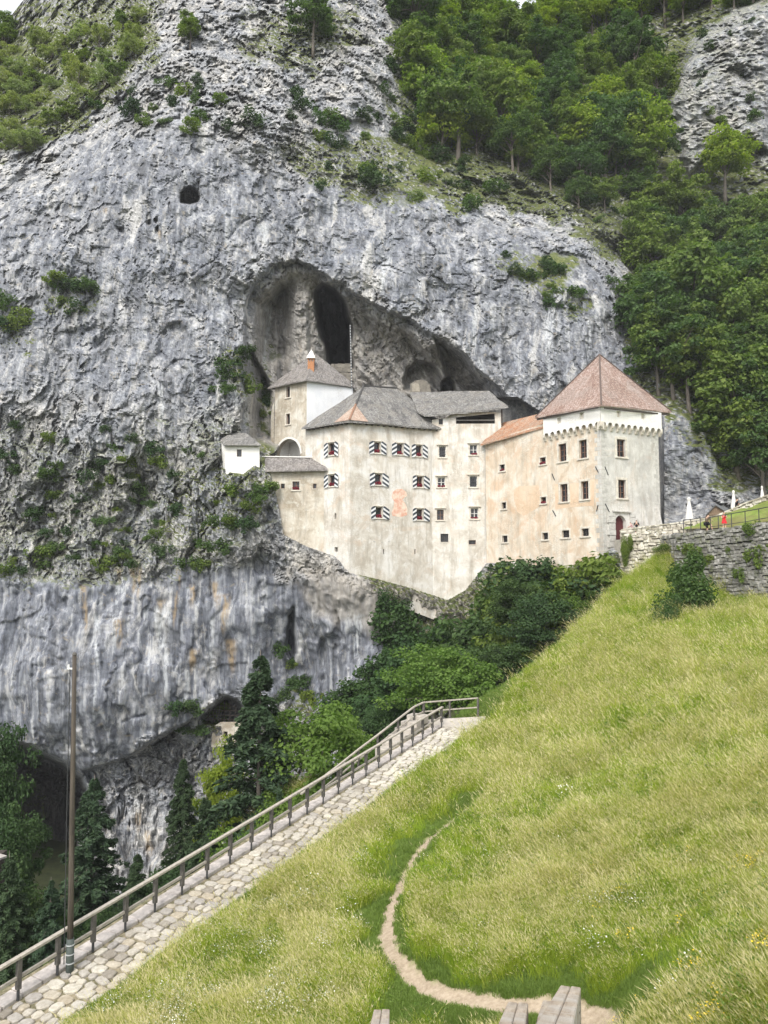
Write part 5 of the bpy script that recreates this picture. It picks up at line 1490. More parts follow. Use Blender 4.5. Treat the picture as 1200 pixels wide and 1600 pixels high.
def person(loc, H, label, pose, top, bottom, hair, rz=0.0, long_hair=False, legs_skin=True, shoes=None):
    """H standing height. pose: dict of joints in units of H, x to the figure's left-right, y forward"""
    e = empty('person', loc, label, 'person', None, rz)
    R = Matrix.Rotation(rz, 4, 'Z'); base = Matrix.Translation(loc) @ R
    J = {k: base @ (Vector(v) * H) for k, v in pose.items()}
    names = ['pelvis', 'waist', 'chest', 'neck', 'head0', 'head1', 'sl', 'el', 'wl', 'hl', 'sr', 'er', 'wr', 'hr', 'pl', 'kl', 'al', 'tl', 'pr', 'kr', 'ar', 'tr']
    ed = [('pelvis', 'waist'), ('waist', 'chest'), ('chest', 'neck'), ('neck', 'head0'), ('head0', 'head1'), ('chest', 'sl'), ('sl', 'el'), ('el', 'wl'), ('wl', 'hl'), ('chest', 'sr'), ('sr', 'er'), ('er', 'wr'), ('wr', 'hr'),
          ('pelvis', 'pl'), ('pl', 'kl'), ('kl', 'al'), ('al', 'tl'), ('pelvis', 'pr'), ('pr', 'kr'), ('kr', 'ar'), ('ar', 'tr')]
    rad = dict(pelvis=.068, waist=.058, chest=.07, neck=.03, head0=.042, head1=.043, sl=.036, el=.024, wl=.017, hl=.02, sr=.036, er=.024, wr=.017, hr=.02, pl=.055, kl=.034, al=.022, tl=.018, pr=.055, kr=.034, ar=.022, tr=.018)
    skin_body('body', [J[n] for n in names], [(names.index(a), names.index(b)) for a, b in ed], [rad[n] * H for n in names], M_SKIN, e)
    def cloth(nm, ns, es, k, mat):
        skin_body(nm, [J[n] for n in ns], [(ns.index(a), ns.index(b)) for a, b in es], [rad[n] * H * k + .012 for n in ns], mat, e)
    cloth('shirt' if top is not M_RED else 'dress_top', ['pelvis', 'waist', 'chest', 'sl', 'sr'] if top is M_RED else ['pelvis', 'waist', 'chest', 'sl', 'el', 'sr', 'er'],
          [('pelvis', 'waist'), ('waist', 'chest'), ('chest', 'sl'), ('chest', 'sr')] + ([] if top is M_RED else [('sl', 'el'), ('sr', 'er')]), 1.12, top)
    if top is M_RED:
        # flared skirt
        mb = MB(); n = 14; c0 = J['waist']; hem = (J['kl'] + J['kr']) / 2
        c1 = Vector((hem.x, hem.y, hem.z + .10 * H))
        for i, f in enumerate((0, .3, .7, 1)):
            q = c0 + (c1 - c0) * f
            for k in range(n):
                r_ = (.075 + .052 * f) * H * (1 + .08 * (k % 2) * f); a = 2 * math.pi * k / n
                mb.v.append((q.x + math.cos(a) * r_, q.y + math.sin(a) * r_ * .8, q.z))
        for i in range(3):
            for k in range(n): mb.f.append((i * n + k, i * n + (k + 1) % n, (i + 1) * n + (k + 1) % n, (i + 1) * n + k))
        mb.build('skirt', top, e, smooth=True)
    elif bottom:
        cloth('shorts', ['pelvis', 'pl', 'kl', 'pr', 'kr'], [('pelvis', 'pl'), ('pl', 'kl'), ('pelvis', 'pr'), ('pr', 'kr')], 1.2, bottom)
    hp = (J['head0'] + J['head1']) / 2; up = (J['head1'] - J['head0']).normalized(); fw = R @ Vector((0, 1, 0))
    hv = [J['head1'] + up * .022 * H - fw * .006 * H, hp - fw * .022 * H]
    if long_hair: hv += [J['neck'] - fw * .03 * H, J['chest'] - fw * .05 * H]
    skin_body('hair', hv, [(i, i + 1) for i in range(len(hv) - 1)], [.040 * H] + [.046 * H] * (len(hv) - 1), hair, e)
    face = hp + fw * .043 * H
    side = R @ Vector((1, 0, 0))
    mb = MB()
    for sx in (-1, 1): mb.box(face + side * sx * .016 * H + up * .006 * H - fw * .004 * H, .008 * H, .006 * H, .005 * H)
    mb.build('eyes', M_BLACK, e)
    MB().box(face - up * .010 * H + fw * .002 * H, .010 * H, .016 * H, .022 * H, side, fw, up).build('nose', M_SKIN, e)
    MB().box(face - up * .028 * H - fw * .004 * H, .022 * H, .005 * H, .005 * H, side, fw, up).build('mouth', M_RED, e)
    if shoes:
        for s_ in ('l', 'r'):
            a = J['a' + s_]; b = J['t' + s_]; d = (b - a).normalized()
            MB().bar(a - d * .01 * H - Vector((0, 0, .02 * H)), b + d * .015 * H, .05 * H, .045 * H).build('shoe', shoes, e, bevel=.01)
    return e, J
def hands(J, e, H):
    for s_ in ('l', 'r'):
        w, h = J['w' + s_], J['h' + s_]; d = (h - w).normalized(); sd = d.cross(Vector((0, 0, 1))).normalized(); up = sd.cross(d)
        for k in range(4):
            a = h + sd * (k - 1.5) * .010 * H; L = (.040, .046, .044, .034)[k] * H
            skin_body('finger', [a, a + d * L * .5, a + d * L * .85 - up * L * .3], [(0, 1), (1, 2)], [.0052 * H] * 3, M_SKIN, e, 0, 0)
        a = w + sd * .018 * H
        skin_body('thumb', [a, a + (sd + d).normalized() * .03 * H, a + (sd * .5 + d).normalized() * .05 * H], [(0, 1), (1, 2)], [.006 * H] * 3, M_SKIN, e, 0, 0)
stand = dict(pelvis=(0,0,.52), waist=(0,0,.62), chest=(0,0,.75), neck=(0,.005,.845), head0=(0,.012,.885), head1=(0,.015,.945), sl=(.10,0,.80), el=(.135,.03,.64), wl=(.05,.12,.72), hl=(.03,.13,.76), sr=(-.10,0,.80), er=(-.135,.03,.64), wr=(-.05,.12,.72), hr=(-.03,.13,.76),
             pl=(.05,0,.50), kl=(.055,.01,.28), al=(.055,0,.045), tl=(.06,.07,.02), pr=(-.05,0,.50), kr=(-.055,.01,.28), ar=(-.055,0,.045), tr=(-.06,.07,.02))
pr_loc = P(1132, 829.5, 65.0)
e, J = person(pr_loc, 1.68, 'person in a red dress with long dark hair, standing at the railing taking a photo', stand, M_RED, None, M_HAIR, rz=math.pi, long_hair=True)
hands(J, e, 1.68)
ph = MB().box((J['hl'] + J['hr']) / 2 + Vector((0, -.05, .03)), .16, .012, .08).build('phone', M_BLACK); ph['label'] = 'small dark phone held up by the person in the red dress'; ph['category'] = 'phone'
lean = dict(pelvis=(0,0,.50), waist=(0,.03,.60), chest=(0,.07,.73), neck=(0,.10,.815), head0=(0,.125,.85), head1=(0,.15,.91), sl=(.10,.07,.775), el=(.12,.17,.66), wl=(.08,.27,.66), hl=(.07,.31,.66), sr=(-.10,.07,.775), er=(-.12,.16,.64), wr=(-.06,.26,.60), hr=(-.04,.30,.60),
            pl=(.05,.0,.49), kl=(.08,.21,.46), al=(.09,.26,.20), tl=(.09,.33,.18), pr=(-.05,0,.49), kr=(-.06,.12,.27), ar=(-.06,.02,.06), tr=(-.06,.10,.04))
e, J = person(P(1104, 834, 64.4) , 1.74, 'person in a brown shirt and black shorts perched on the railing, one leg raised', lean, M_OLIVE, M_BLACK, M_HAIR, rz=math.radians(-75), shoes=M_SHOE)
hands(J, e, 1.74)
sit = dict(pelvis=(0,0,.30), waist=(0,0,.40), chest=(0,.02,.53), neck=(0,.04,.62), head0=(0,.05,.66), head1=(0,.06,.72), sl=(.10,.02,.58), el=(.13,.08,.45), wl=(.07,.18,.42), hl=(.05,.22,.42), sr=(-.10,.02,.58), er=(-.13,.08,.45), wr=(-.07,.18,.42), hr=(-.05,.22,.42),
           pl=(.05,.02,.29), kl=(.07,.22,.30), al=(.07,.24,.06), tl=(.07,.31,.04), pr=(-.05,.02,.29), kr=(-.07,.22,.30), ar=(-.07,.24,.06), tr=(-.07,.31,.04))
e, J = person(P(1151, 801, 69.8), 1.75, 'person in dark clothes sitting on the parapet beside a folded parasol', sit, M_BLACK, M_BLACK, M_HAIR, rz=math.radians(-100), shoes=M_BLACK)
hands(J, e, 1.75)
dn_ = p0.z
loc = P(995, 834, 75.0); loc.z = tz + .25
e, J = person(loc, 1.72, 'person in a dark top half hidden behind the parapet by the castle door', stand, M_BLACK, M_BLACK, M_HAIR, rz=math.radians(160), shoes=M_BLACK)
hands(J, e, 1.72)
loc = P(989, 836, 75.6); loc.z = tz + .25
e, J = person(loc, 1.62, 'person in a pink top bending forward behind the parapet by the castle door', lean, M_PINKS, M_BLACK, M_HAIR, rz=math.radians(60), shoes=M_BLACK)
hands(J, e, 1.62)
# ------------------------------------------------------------------ foliage
def leaf_mat(name, cols, trans=.35):
    t = NT(name)
    oi = t.new('ObjectInfo').outputs['Random']; la = t.attr('shade')
    g = t.geo()
    c = t.ramp(la, [(0, cols[0]), (.5, cols[1]), (1, cols[2])])
    c = t.mix(t.math('MULTIPLY', oi, .55), c, t.mix(1.0, c, (1.35, 1.12, .62), 'MULTIPLY'))
    t.put(t.b.inputs['Base Color'], c); t.b.inputs['Roughness'].default_value = .65
    t.b.inputs['Specular IOR Level'].default_value = .2
    tr = t.new('BsdfTranslucent', {'Color': t.mix(1.0, c, (1.2, 1.5, .55), 'MULTIPLY')})
    mx = t.new('MixShader', {0: trans, 1: t.b.outputs[0], 2: tr.outputs[0]})
    t.l.new(mx.outputs[0], t.out.inputs['Surface'])
    return t.m
M_LEAF = leaf_mat('beech_leaves', [(.07, .12, .028), (.12, .18, .042), (.175, .235, .065)])
M_LEAFD = leaf_mat('dark_leaves', [(.04, .08, .028), (.065, .12, .04), (.10, .165, .058)])
M_LEAFK = leaf_mat('deep_green_leaves', [(.024, .052, .020), (.042, .082, .030), (.07, .12, .045)], .25)  # a deeper green than the dark leaves
M_PALEL = leaf_mat('haze_paled_leaves', [(.13, .17, .07), (.20, .25, .11), (.29, .33, .17)], .4)  # paleness of the haze and glow put into the leaf colour
M_LEAFB = leaf_mat('bright_green_leaves', [(.07, .13, .028), (.12, .20, .045), (.17, .26, .07)], .4)
M_LEAFY = leaf_mat('yellow_green_leaves', [(.12, .18, .025), (.18, .25, .04), (.25, .32, .07)], .45)
M_NEED = leaf_mat('spruce_needles', [(.028, .052, .032), (.045, .08, .044), (.07, .115, .058)], .15)
M_IVY = leaf_mat('ivy_leaves', [(.02, .048, .016), (.034, .074, .024), (.055, .105, .036)], .2)
t = NT('tree_bark'); g = t.geo((1, 1, .2)); nn = t.noise(g, 6, 6, .7)
M_BARK = t.fin(t.ramp(nn, [(.3, (.07, .06, .05)), (.6, (.17, .15, .13)), (.8, (.30, .28, .25))]), .9, t.bump(nn, .6, .05))
def leaves(cent, nrm, size, shade, r_, aspect=.7):
    """bent two-triangle leaves from arrays of centres, facing directions, sizes"""
    n = len(cent)
    up = r_.normal(size=(n, 3)); a = np.cross(nrm, up); a /= np.linalg.norm(a, axis=1, keepdims=True) + 1e-9
    b = np.cross(nrm, a); b /= np.linalg.norm(b, axis=1, keepdims=True) + 1e-9
    s = size[:, None]
    nn_ = nrm / (np.linalg.norm(nrm, axis=1, keepdims=True) + 1e-9)
    v = np.stack([cent - a * s, cent + b * s * aspect + nn_ * s * .25, cent + a * s, cent - b * s * aspect + nn_ * s * .25], 1).reshape(-1, 3)
    f = np.arange(4 * n).reshape(n, 4)
    return v, f, np.repeat(shade, 4)
def broad_crown(name, seed, n=5200, size=.20, clumps=70, mat=None, shape=(1, 1, 1), low=.25):
    """crown of unit-ish radius 4 m, height 7 m: leaf clumps at the ends of limbs, hollow inside"""
    r_ = np.random.default_rng(seed)
    # clump centres on an uneven ellipsoid
    c = []
    while len(c) < clumps:
        d = r_.normal(size=3); d /= np.linalg.norm(d)
        if d[2] < -.55: continue
        lobes = 1 + .28 * math.sin(3.1 * math.atan2(d[1], d[0]) + seed) + .2 * math.sin(5.3 * math.atan2(d[1], d[0]) + 2 * seed) * (1 - abs(d[2]))
        rad = (r_.uniform(.45, 1.0) ** .6) * lobes
        c.append((d[0] * rad * 3.0 * shape[0], d[1] * rad * 3.0 * shape[1], 4.5 + d[2] * rad * 3.5 * shape[2]))
    c = np.array(c)
    cs = r_.uniform(.55, 1.25, len(c))
    k = r_.integers(0, len(c), n)
    off = r_.normal(size=(n, 3)); off /= np.linalg.norm(off, axis=1, keepdims=True); off *= (r_.uniform(0, 1, (n, 1)) ** .4)
    off[:, 2] *= .55
    cent = c[k] + off * cs[k][:, None]
    nrm = off + r_.normal(size=(n, 3)) * .55 + np.array([0, 0, .8])
    nrm /= np.linalg.norm(nrm, axis=1, keepdims=True)
    shade = np.clip(.5 + r_.normal(size=n) * .18 + (r_.uniform(-.28, .28, len(c)))[k], 0, 1)
    v, f, sh = leaves(cent, nrm, r_.uniform(.6, 1.3, n) * size, shade, r_)
    me = np_mesh(name, v, f); attr(me, 'shade', sh); me.materials.append(mat)
    # limbs
    tr = MB(); rr = random.Random(seed)
    tr.tube([(0, 0, -1.5), (0, 0, 0), (.12, .05, 1.6), (.05, -.1, 3.4), (.1, 0, 5.4)], [.26, .22, .17, .12, .05], 7)
    for q in range(9):
        ci = c[rr.randrange(len(c))]; z0 = rr.uniform(1.6, 4.2)
        tr.tube([(.08, 0, z0), (ci[0] * .45, ci[1] * .45, z0 + (ci[2] - z0) * .5 + .2), tuple(ci)], [.09, .06, .02], 5)
    tm = tr.mesh('trunk', smooth=True); tm.materials.append(M_BARK)
    return me, tm
def spruce(name, seed, n=7000, mat=None):
    """16 m conifer, drooping boughs in whorls"""
    r_ = np.random.default_rng(seed); H = 16.0
    cents, nr, sz = [], [], []
    nb = 200
    hh = r_.uniform(0, 1, nb) ** .85
    per = n // nb
    tr = MB().tube([(0, 0, -2), (0, 0, 0), (0, 0, H * .6), (0, 0, H)], [.26, .22, .11, .02], 7)
    for i in range(nb):
        z = .8 + hh[i] * (H - 1.2); az = r_.uniform(0, 2 * math.pi)
        L = (1 - hh[i]) ** .8 * 3.9 * r_.uniform(.68, 1.15) + .2
        t_ = r_.uniform(.08, 1, per) ** .75
        x = L * t_; droop = -.32 * L * t_ ** 1.6 + .12 * L * np.maximum(0, t_ - .7)
        w = r_.normal(size=per) * .20 * L * (1.1 - t_) * .9 + r_.normal(size=per) * .04
        hang = -r_.uniform(0, 1, per) ** 2 * .35
        ca, sa = math.cos(az), math.sin(az)
        cents.append(np.stack([ca * x - sa * w, sa * x + ca * w, z + droop + hang], 1))
        nv = np.tile(np.array([[ca * .3, sa * .3, 1.0]]), (per, 1)) + r_.normal(size=(per, 3)) * .45
        nr.append(nv); sz.append(r_.uniform(.12, .26, per))
        if i % 4 == 0: tr.tube([(0, 0, z), (ca * L * .5, sa * L * .5, z - .1 * L), (ca * L * .9, sa * L * .9, z - .27 * L)], [.035, .025, .01], 4)
    cent = np.concatenate(cents); nrm = np.concatenate(nr); nrm /= np.linalg.norm(nrm, axis=1, keepdims=True); s_ = np.concatenate(sz)
    sh = np.clip(.45 + r_.normal(size=len(cent)) * .2, 0, 1)
    v, f, sh = leaves(cent, nrm, s_, sh, r_, .42)
    me = np_mesh(name, v, f); attr(me, 'shade', sh); me.materials.append(mat)
    tm = tr.mesh('trunk', smooth=True); tm.materials.append(M_BARK)
    return me, tm
BROAD = [broad_crown('crown', 100 + i, 5600, .19, 60 + 8 * i, [M_LEAF, M_LEAFD, M_LEAF, M_LEAFD, M_LEAFY][i], [(1, 1, 1), (1.15, 1.1, .85), (.8, .85, 1.2), (1, .9, 1.1), (.9, .9, 1)][i]) for i in range(5)]
BROAD.append(broad_crown('crown', 131, 4200, .17, 60, M_PALEL, (1.15, 1.1, .8)))
NEAR = [broad_crown('crown', 200 + i, 15000, .115, 110, [M_LEAFB, M_LEAFY, M_LEAFK][i], [(1.1, 1, .8), (.9, .9, 1.25), (1, 1, 1)][i]) for i in range(3)]
SPR = [spruce('crown', 300 + i, 22000, M_NEED) for i in range(2)]
def bush_mesh(seed, n, size, mat):
    r_ = np.random.default_rng(seed); k0 = 9
    c = r_.normal(size=(k0, 3)) * np.array([.42, .42, .22]) + np.array([0, 0, .38]); cs = r_.uniform(.22, .42, k0)
    k = r_.integers(0, k0, n); off = r_.normal(size=(n, 3)); off /= np.linalg.norm(off, axis=1, keepdims=True); off *= r_.uniform(0, 1, (n, 1)) ** .4
    cent = c[k] + off * cs[k][:, None]; nrm = off + r_.normal(size=(n, 3)) * .5 + np.array([0, -.2, .6]); nrm /= np.linalg.norm(nrm, axis=1, keepdims=True)
    v, f, sh = leaves(cent, nrm, r_.uniform(.6, 1.3, n) * size, np.clip(.5 + r_.normal(size=n) * .22, 0, 1), r_)
    me = np_mesh('shrub', v, f); attr(me, 'shade', sh); me.materials.append(mat); return me
BUSH = [bush_mesh(400 + i, 700, .085, [M_LEAFK, M_LEAF, M_IVY, M_LEAFD][i]) for i in range(4)]
BUSHN = [bush_mesh(420 + i, 5200, .034, [M_LEAFD, M_LEAF][i]) for i in range(2)]

def tree(protos, k, loc, s, label, group, rz, name='broadleaf_tree', cat='tree', sz=None):
    cm, tm = protos[k % len(protos)]
    e = empty(name, loc, label, cat, group, rz)
    e.scale = (s, s, s if sz is None else sz)
    for nm, me in (('crown', cm), ('trunk', tm)):
        o = bpy.data.objects.new(nm, me); col.objects.link(o); o.parent = e
    return e
rt = random.Random(77)
def poisson(poly, n, mind):
    us = [p[0] for p in poly]; vs = [p[1] for p in poly]; out = []
    for _ in range(n * 40):
        u, v = rt.uniform(min(us), max(us)), rt.uniform(min(vs), max(vs))
        if sdf(poly, np.array([u]), np.array([v]))[0] < 0: continue
        if all((u - a) ** 2 + (v - b) ** 2 > mind * mind for a, b in out): out.append((u, v))
        if len(out) >= n: break
    return out
LMARK = [(297,307,'the round hole in the rock'),(375,705,'the small white house'),(460,405,'the top of the cave arch'),(940,560,'the square tower roof'),(1120,150,'the right hand crag'),(890,205,'the white rock pinnacle'),(270,60,'the upper rock spur'),
         (795,20,'the gap of sky'),(30,20,'the top left corner'),(40,500,'the left edge halfway up'),(200,890,'the top of the streaked lower wall'),(840,430,'the grassy ledge'),(650,280,'the long rock ledge'),(1180,760,'the folded parasols'),(1190,470,'the right edge'),(1060,480,'the layered dark trees'),
         (520,120,'the bare summit rock'),(120,460,'the big green ledge'),(60,700,'the lower left ledges'),(230,790,'the broken white boulders'),(680,150,'the left side of the wood'),(1000,200,'the wood beside the crag'),(620,1000,'the ivy curtain'),(760,900,'the foot of the long wall'),(900,900,'the meadow crest'),(690,1060,'the landing fence'),(355,1110,'the lower walled cave')]
SEEN_L = {}
def where(u, v, noun, size):
    k = min(LMARK, key=lambda q: (q[0] - u) ** 2 + (q[1] - v) ** 2)
    dx, dy = u - k[0], v - k[1]
    near_ = math.hypot(dx, dy) < 45
    rel = ('right of' if dx > 0 else 'left of') if abs(dx) > abs(dy) * 1.6 else (('below' if dy > 0 else 'above') if abs(dy) > abs(dx) * 1.6 else ('below and ' if dy > 0 else 'above and ') + ('right of' if dx > 0 else 'left of'))
    s = '%s %s %s%s %s' % (size, noun, 'close ' if near_ else 'well ', rel, k[2])
    if s in SEEN_L:
        k2 = sorted(LMARK, key=lambda q: (q[0] - u) ** 2 + (q[1] - v) ** 2)[1 + SEEN_L[s] % 3]
        SEEN_L[s] += 1
        s2_ = s.replace(' well ', ' ').replace(' close ', ' ') + ', towards ' + k2[2]
        if len(s2_.split()) <= 16: s = s2_
    else: SEEN_L[s] = 0
    return s
# woods on the slope: foot of each tree by where it stands on the mountainside
WOODS = [  # polygon of the feet, count, spacing, height range m, prototypes, name of the wood
 ([(620,60),(760,60),(1030,120),(1030,250),(1000,330),(900,250),(840,200),(830,270),(700,260),(640,150)], 62, 26, (8, 13), (0, 4, 2, 3, 0, 1), 'leafy tree in the dense wood above the castle rock', 'trees of the wood above the castle rock'),
 ([(650,20),(770,50),(800,70),(840,50),(1040,20),(1200,0),(1240,0),(1060,30),(900,70),(640,60)], 22, 24, (9, 13), (4, 0, 4, 2), 'tall sunlit tree on the ridge line at the top', 'trees on the ridge line'),  # sunlight on these crowns is painted by the yellow-green leaves
 ([(1000,350),(1050,350),(1100,385),(1240,380),(1240,740),(1150,745),(1100,650),(1040,610),(1000,560)], 56, 30, (8, 12), (0, 1, 3, 2), 'leafy tree in the dark wood on the right behind the square tower', 'trees of the wood behind the square tower'),
 ([(-30,20),(60,70),(130,60),(230,20),(225,110),(120,190),(50,230),(-30,240)], 44, 22, (3.5, 6), (5, 5, 0, 5), 'leafy tree on the upper left shoulder of the cliff', 'trees on the upper left shoulder'),
 ([(800,240),(980,260),(1000,330),(900,330),(820,290)], 10, 34, (5, 8), (0, 3), 'small leafy tree on the brow of the cliff below the wood', 'trees on the brow of the cliff'),
]
for pl, n, md, (h0, h1), ks, lab, grp in WOODS:
    for (u, v) in poisson(pl, n, md):
        i, j, q = cliff_at(u, v)
        s = rt.uniform(h0, h1) / 8.0
        kk_ = rt.choice(ks)
        lab_ = where(u, v, ['round green tree', 'broad dark tree', 'slender green tree', 'upright dark tree', 'yellow green tree', 'pale scrubby tree'][kk_], 'small' if s < (h0 + h1) / 16.0 else 'tall')
        tree(BROAD, kk_, q + Vector((0, -.5, -1.3 - (1.3 if u < 300 else 0))), s, lab_, grp, rt.uniform(0, 6.28), sz=s * rt.uniform(.9, 1.15))
for (u, v, h, k, lab) in [(715, 245, 14, 0, 'bushy round topped tree standing out above the rock ledge at the wood edge'), (800, 262, 9, 3, 'low dark tree at the lower left corner of the wood'), (1080, 560, 15, 0, 'big layered tree with bare lower trunk behind the square tower'),
                          (1175, 560, 13, 2, 'pale grey green tree at the right edge above the hedge slope'), (490, 75, 9, 3, 'dark twiggy bush-like tree on the top of the bare rock'), (300, 70, 5, 2, 'small slim tree in the gully of the upper rock spur'), (905, 300, 8, 1, 'spreading tree hanging over the cliff brow right of the white pinnacle'),
                          (1130, 300, 11, 4, 'olive yellow tree below the right hand crag'), (1190, 770, 9, 3, 'dark yew-like tree above the terrace at the right edge')]:
    i, j, q = cliff_at(u, v); s = h / 8.0
    tree(BROAD, k, q + Vector((0, -.6, -.4)), s, lab, None, rt.uniform(0, 6.28), sz=s)
# shrubs clinging to ledges
SHR = [([(440,130),(620,200),(800,290),(760,330),(500,300)], 36, 13, (1.2, 3.2)), ([(0,640),(120,690),(340,640),(430,740),(430,800),(350,890),(200,920),(0,900)], 52, 13, (.8, 2.4)), ([(770,405),(870,410),(930,500),(870,480)], 14, 12, (1, 2.6)),
       ([(80,435),(160,455),(150,485),(90,478)], 8, 11, (1.4, 2.6)), ([(-10,480),(45,490),(35,535),(-10,520)], 6, 12, (2, 3)), ([(345,570),(375,560),(380,600),(350,610)], 4, 12, (1.5, 2.6)), ([(395,590),(420,600),(420,655),(400,650)], 7, 9, (1.5, 2.6)),
       ([(150,150),(330,120),(420,200),(300,210),(170,230)], 18, 16, (1, 2.6)), ([(360,720),(415,715),(430,760),(370,780)], 9, 11, (1.2, 2.2)), ([(60,720),(300,690),(420,780),(260,880),(100,860)], 30, 15, (.8, 2)),
       ([(1040,620),(1140,650),(1130,730),(1060,640)], 12, 12, (1.2, 3)), ([(600,60),(660,120),(660,300),(620,240)], 12, 15, (1.5, 3)), ([(280,1112),(340,1118),(335,1140),(285,1145)], 7, 10, (1.2, 2.4)), ([(440,1000),(480,1060),(490,1100),(450,1100)], 8, 11, (1.2, 2.2)),
       ([(1055,60),(1190,0),(1200,240),(1100,240)], 14, 26, (1, 2.6)), ([(880,200),(980,330),(940,350),(860,300)], 12, 16, (1, 2.6))]
ns = 0
for pl, n, md, (a, b) in SHR:
    for (u, v) in poisson(pl, n, md):
        if 325 < u < 418 and 690 < v < 760: continue
        # settle on the flattest spot nearby
        i, j, q = cliff_at(u, v)
        i0, i1, j0, j1_ = max(i - 4, 0), i + 5, max(j - 4, 0), j + 5
        w = CN[i0:i1, j0:j1_, 2]; di, dj = np.unravel_index(np.argmax(w), w.shape)
        q = Vector((CX[i0 + di, j0 + dj], CY[i0 + di, j0 + dj], CZ[i0 + di, j0 + dj]))
        o = bpy.data.objects.new('shrub', BUSH[rt.randrange(4)]); col.objects.link(o)
        o.location = q + Vector((0, -.15, -.2)); s = rt.uniform(a, b) * .8; o.scale = (s * rt.uniform(.9, 1.3), s, s * rt.uniform(.8, 1.1)); o.rotation_euler = (0, 0, rt.uniform(0, 6.28))
        tag(o, where(u, v, 'green cliff shrub', 'tiny' if s < (a * .67 + b * .33) * .8 else ('small' if s < (a * .33 + b * .67) * .8 else 'larger')), 'shrub', 'shrubs on the ledges of the cliff')
        ns += 1
# thicket and ivy on the slope under the castle
def settle(u, v):
    return cliff_at(u, v)[2]
thick = poisson([(592,935),(630,985),(655,1010),(700,1020),(740,990),(780,935),(800,905),(870,908),(930,908),(950,918),(900,985),(800,1050),(740,1090),(640,1120),(560,1130),(520,1110),(600,1040),(612,980)], 95, 17)
for (u, v) in thick:
    q = settle(u, v); o = bpy.data.objects.new('thicket_shrub', BUSH[2 if u < 700 else rt.choice((0, 3, 1))]); col.objects.link(o)
    s = rt.uniform(2.2, 4.2) * (.8 if u < 700 else 1.0); o.location = q + Vector((0, -.6, -.5)); o.scale = (s, s, s * rt.uniform(.8, 1.15)); o.rotation_euler = (0, 0, rt.uniform(0, 6.28))
    tag(o, where(u, v, 'dark thicket shrub', 'low' if s < 2.7 else ('middling' if s < 3.4 else 'tall')), 'shrub', 'shrubs of the thicket under the castle')
# ivy curtain: leaves hugging the rock
pts = poisson([(587,922),(612,930),(640,975),(700,1010),(690,1060),(640,1110),(560,1115),(530,1100),(600,1040),(610,975)], 900, 3.0)
r_ = np.random.default_rng(5); cen, nrm = [], []
for (u, v) in pts:
    i, j, q = cliff_at(u, v); n_ = CN[i, j]
    for _ in range(14):
        cen.append(np.array(q) + r_.normal(size=3) * .35 + n_ * r_.uniform(.05, .5)); nrm.append(n_ + r_.normal(size=3) * .4)
cen, nrm = np.array(cen), np.array(nrm); nrm /= np.linalg.norm(nrm, axis=1, keepdims=True)
v_, f_, sh_ = leaves(cen, nrm, r_.uniform(.09, .18, len(cen)), np.clip(.5 + r_.normal(size=len(cen)) * .2, 0, 1), r_)
me = np_mesh('ivy', v_, f_); attr(me, 'shade', sh_)
tag(link('ivy', me, M_IVY), 'dark ivy curtain hanging over the rock below the castle', 'ivy', kind='stuff')

# ------------------------------------------------------------------ trees of the gorge
def by_px(protos, k, u, vtop_, vfoot, d, label, name, H0, wf=1.0, group=None):
    top, ft = P(u, vtop_, d), P(u, vfoot, d)
    H = top.z - ft.z; s = H / H0
    return tree(protos, k, Vector((top.x, top.y, ft.z)), s * wf, label, group, rt.uniform(0, 6.28), name=name, sz=s)
by_px(SPR, 0, 407, 1015, 1480, 50, 'tall dark spruce whose tip rises beside the triangular cave opening', 'spruce_tree', 16, 1.05)
by_px(SPR, 1, 287, 1178, 1460, 56, 'slim spruce in front of the pale boulders below the diagonal crack', 'spruce_tree', 16, .78)
by_px(SPR, 0, 148, 1210, 1540, 50, 'broad spruce just right of the utility pole', 'spruce_tree', 16, 1.18)
by_px(SPR, 1, 322, 1240, 1500, 50, 'low dark spruce between the slim spruce and the yellow green tree', 'spruce_tree', 16, 1.1)
by_px(SPR, 1, 15, 1330, 1640, 40, 'dark spruce at the lower left edge behind the fence', 'spruce_tree', 16, 1.1)
by_px(SPR, 0, 80, 1370, 1620, 38, 'short dark spruce left of the utility pole behind the fence', 'spruce_tree', 16, 1.0)
by_px(SPR, 0, 215, 1330, 1560, 44, 'short dark spruce behind the middle of the ramp fence', 'spruce_tree', 16, 1.05)
by_px(NEAR, 1, 345, 1150, 1400, 60, 'yellow green tree in front of the small walled cave', 'broadleaf_tree', 9.6, .55)
by_px(NEAR, 0, 506, 1098, 1330, 52, 'round bright green tree behind the upper ramp fence', 'broadleaf_tree', 7.7, 1.0)
by_px(NEAR, 0, 468, 1195, 1400, 48, 'low green bushy tree against the ramp fence beside the tall spruce', 'broadleaf_tree', 9.2, .9)
by_px(NEAR, 0, 684, 1008, 1160, 58, 'round bright green tree standing above the landing', 'broadleaf_tree', 7.7, 1.15)
by_px(NEAR, 2, -12, 1085, 1420, 54, 'dark tree at the left edge in front of the great lower cave', 'broadleaf_tree', 9.2, .5)
by_px(NEAR, 2, 14, 1225, 1480, 50, 'dark leafy tree low in front of the great lower cave', 'broadleaf_tree', 9.2, .62)
by_px(NEAR, 2, 10, 1330, 1600, 44, 'dark leafy tree cut by the left edge above the fence', 'broadleaf_tree', 9.2, .75)
by_px(NEAR, 0, 385, 1262, 1460, 46, 'mid green bushy tree hiding the foot of the tall spruce', 'broadleaf_tree', 9.2, .8)
by_px(NEAR, 2, 610, 1070, 1230, 58, 'dark bushy tree behind the landing fence', 'broadleaf_tree', 9.2, .9)
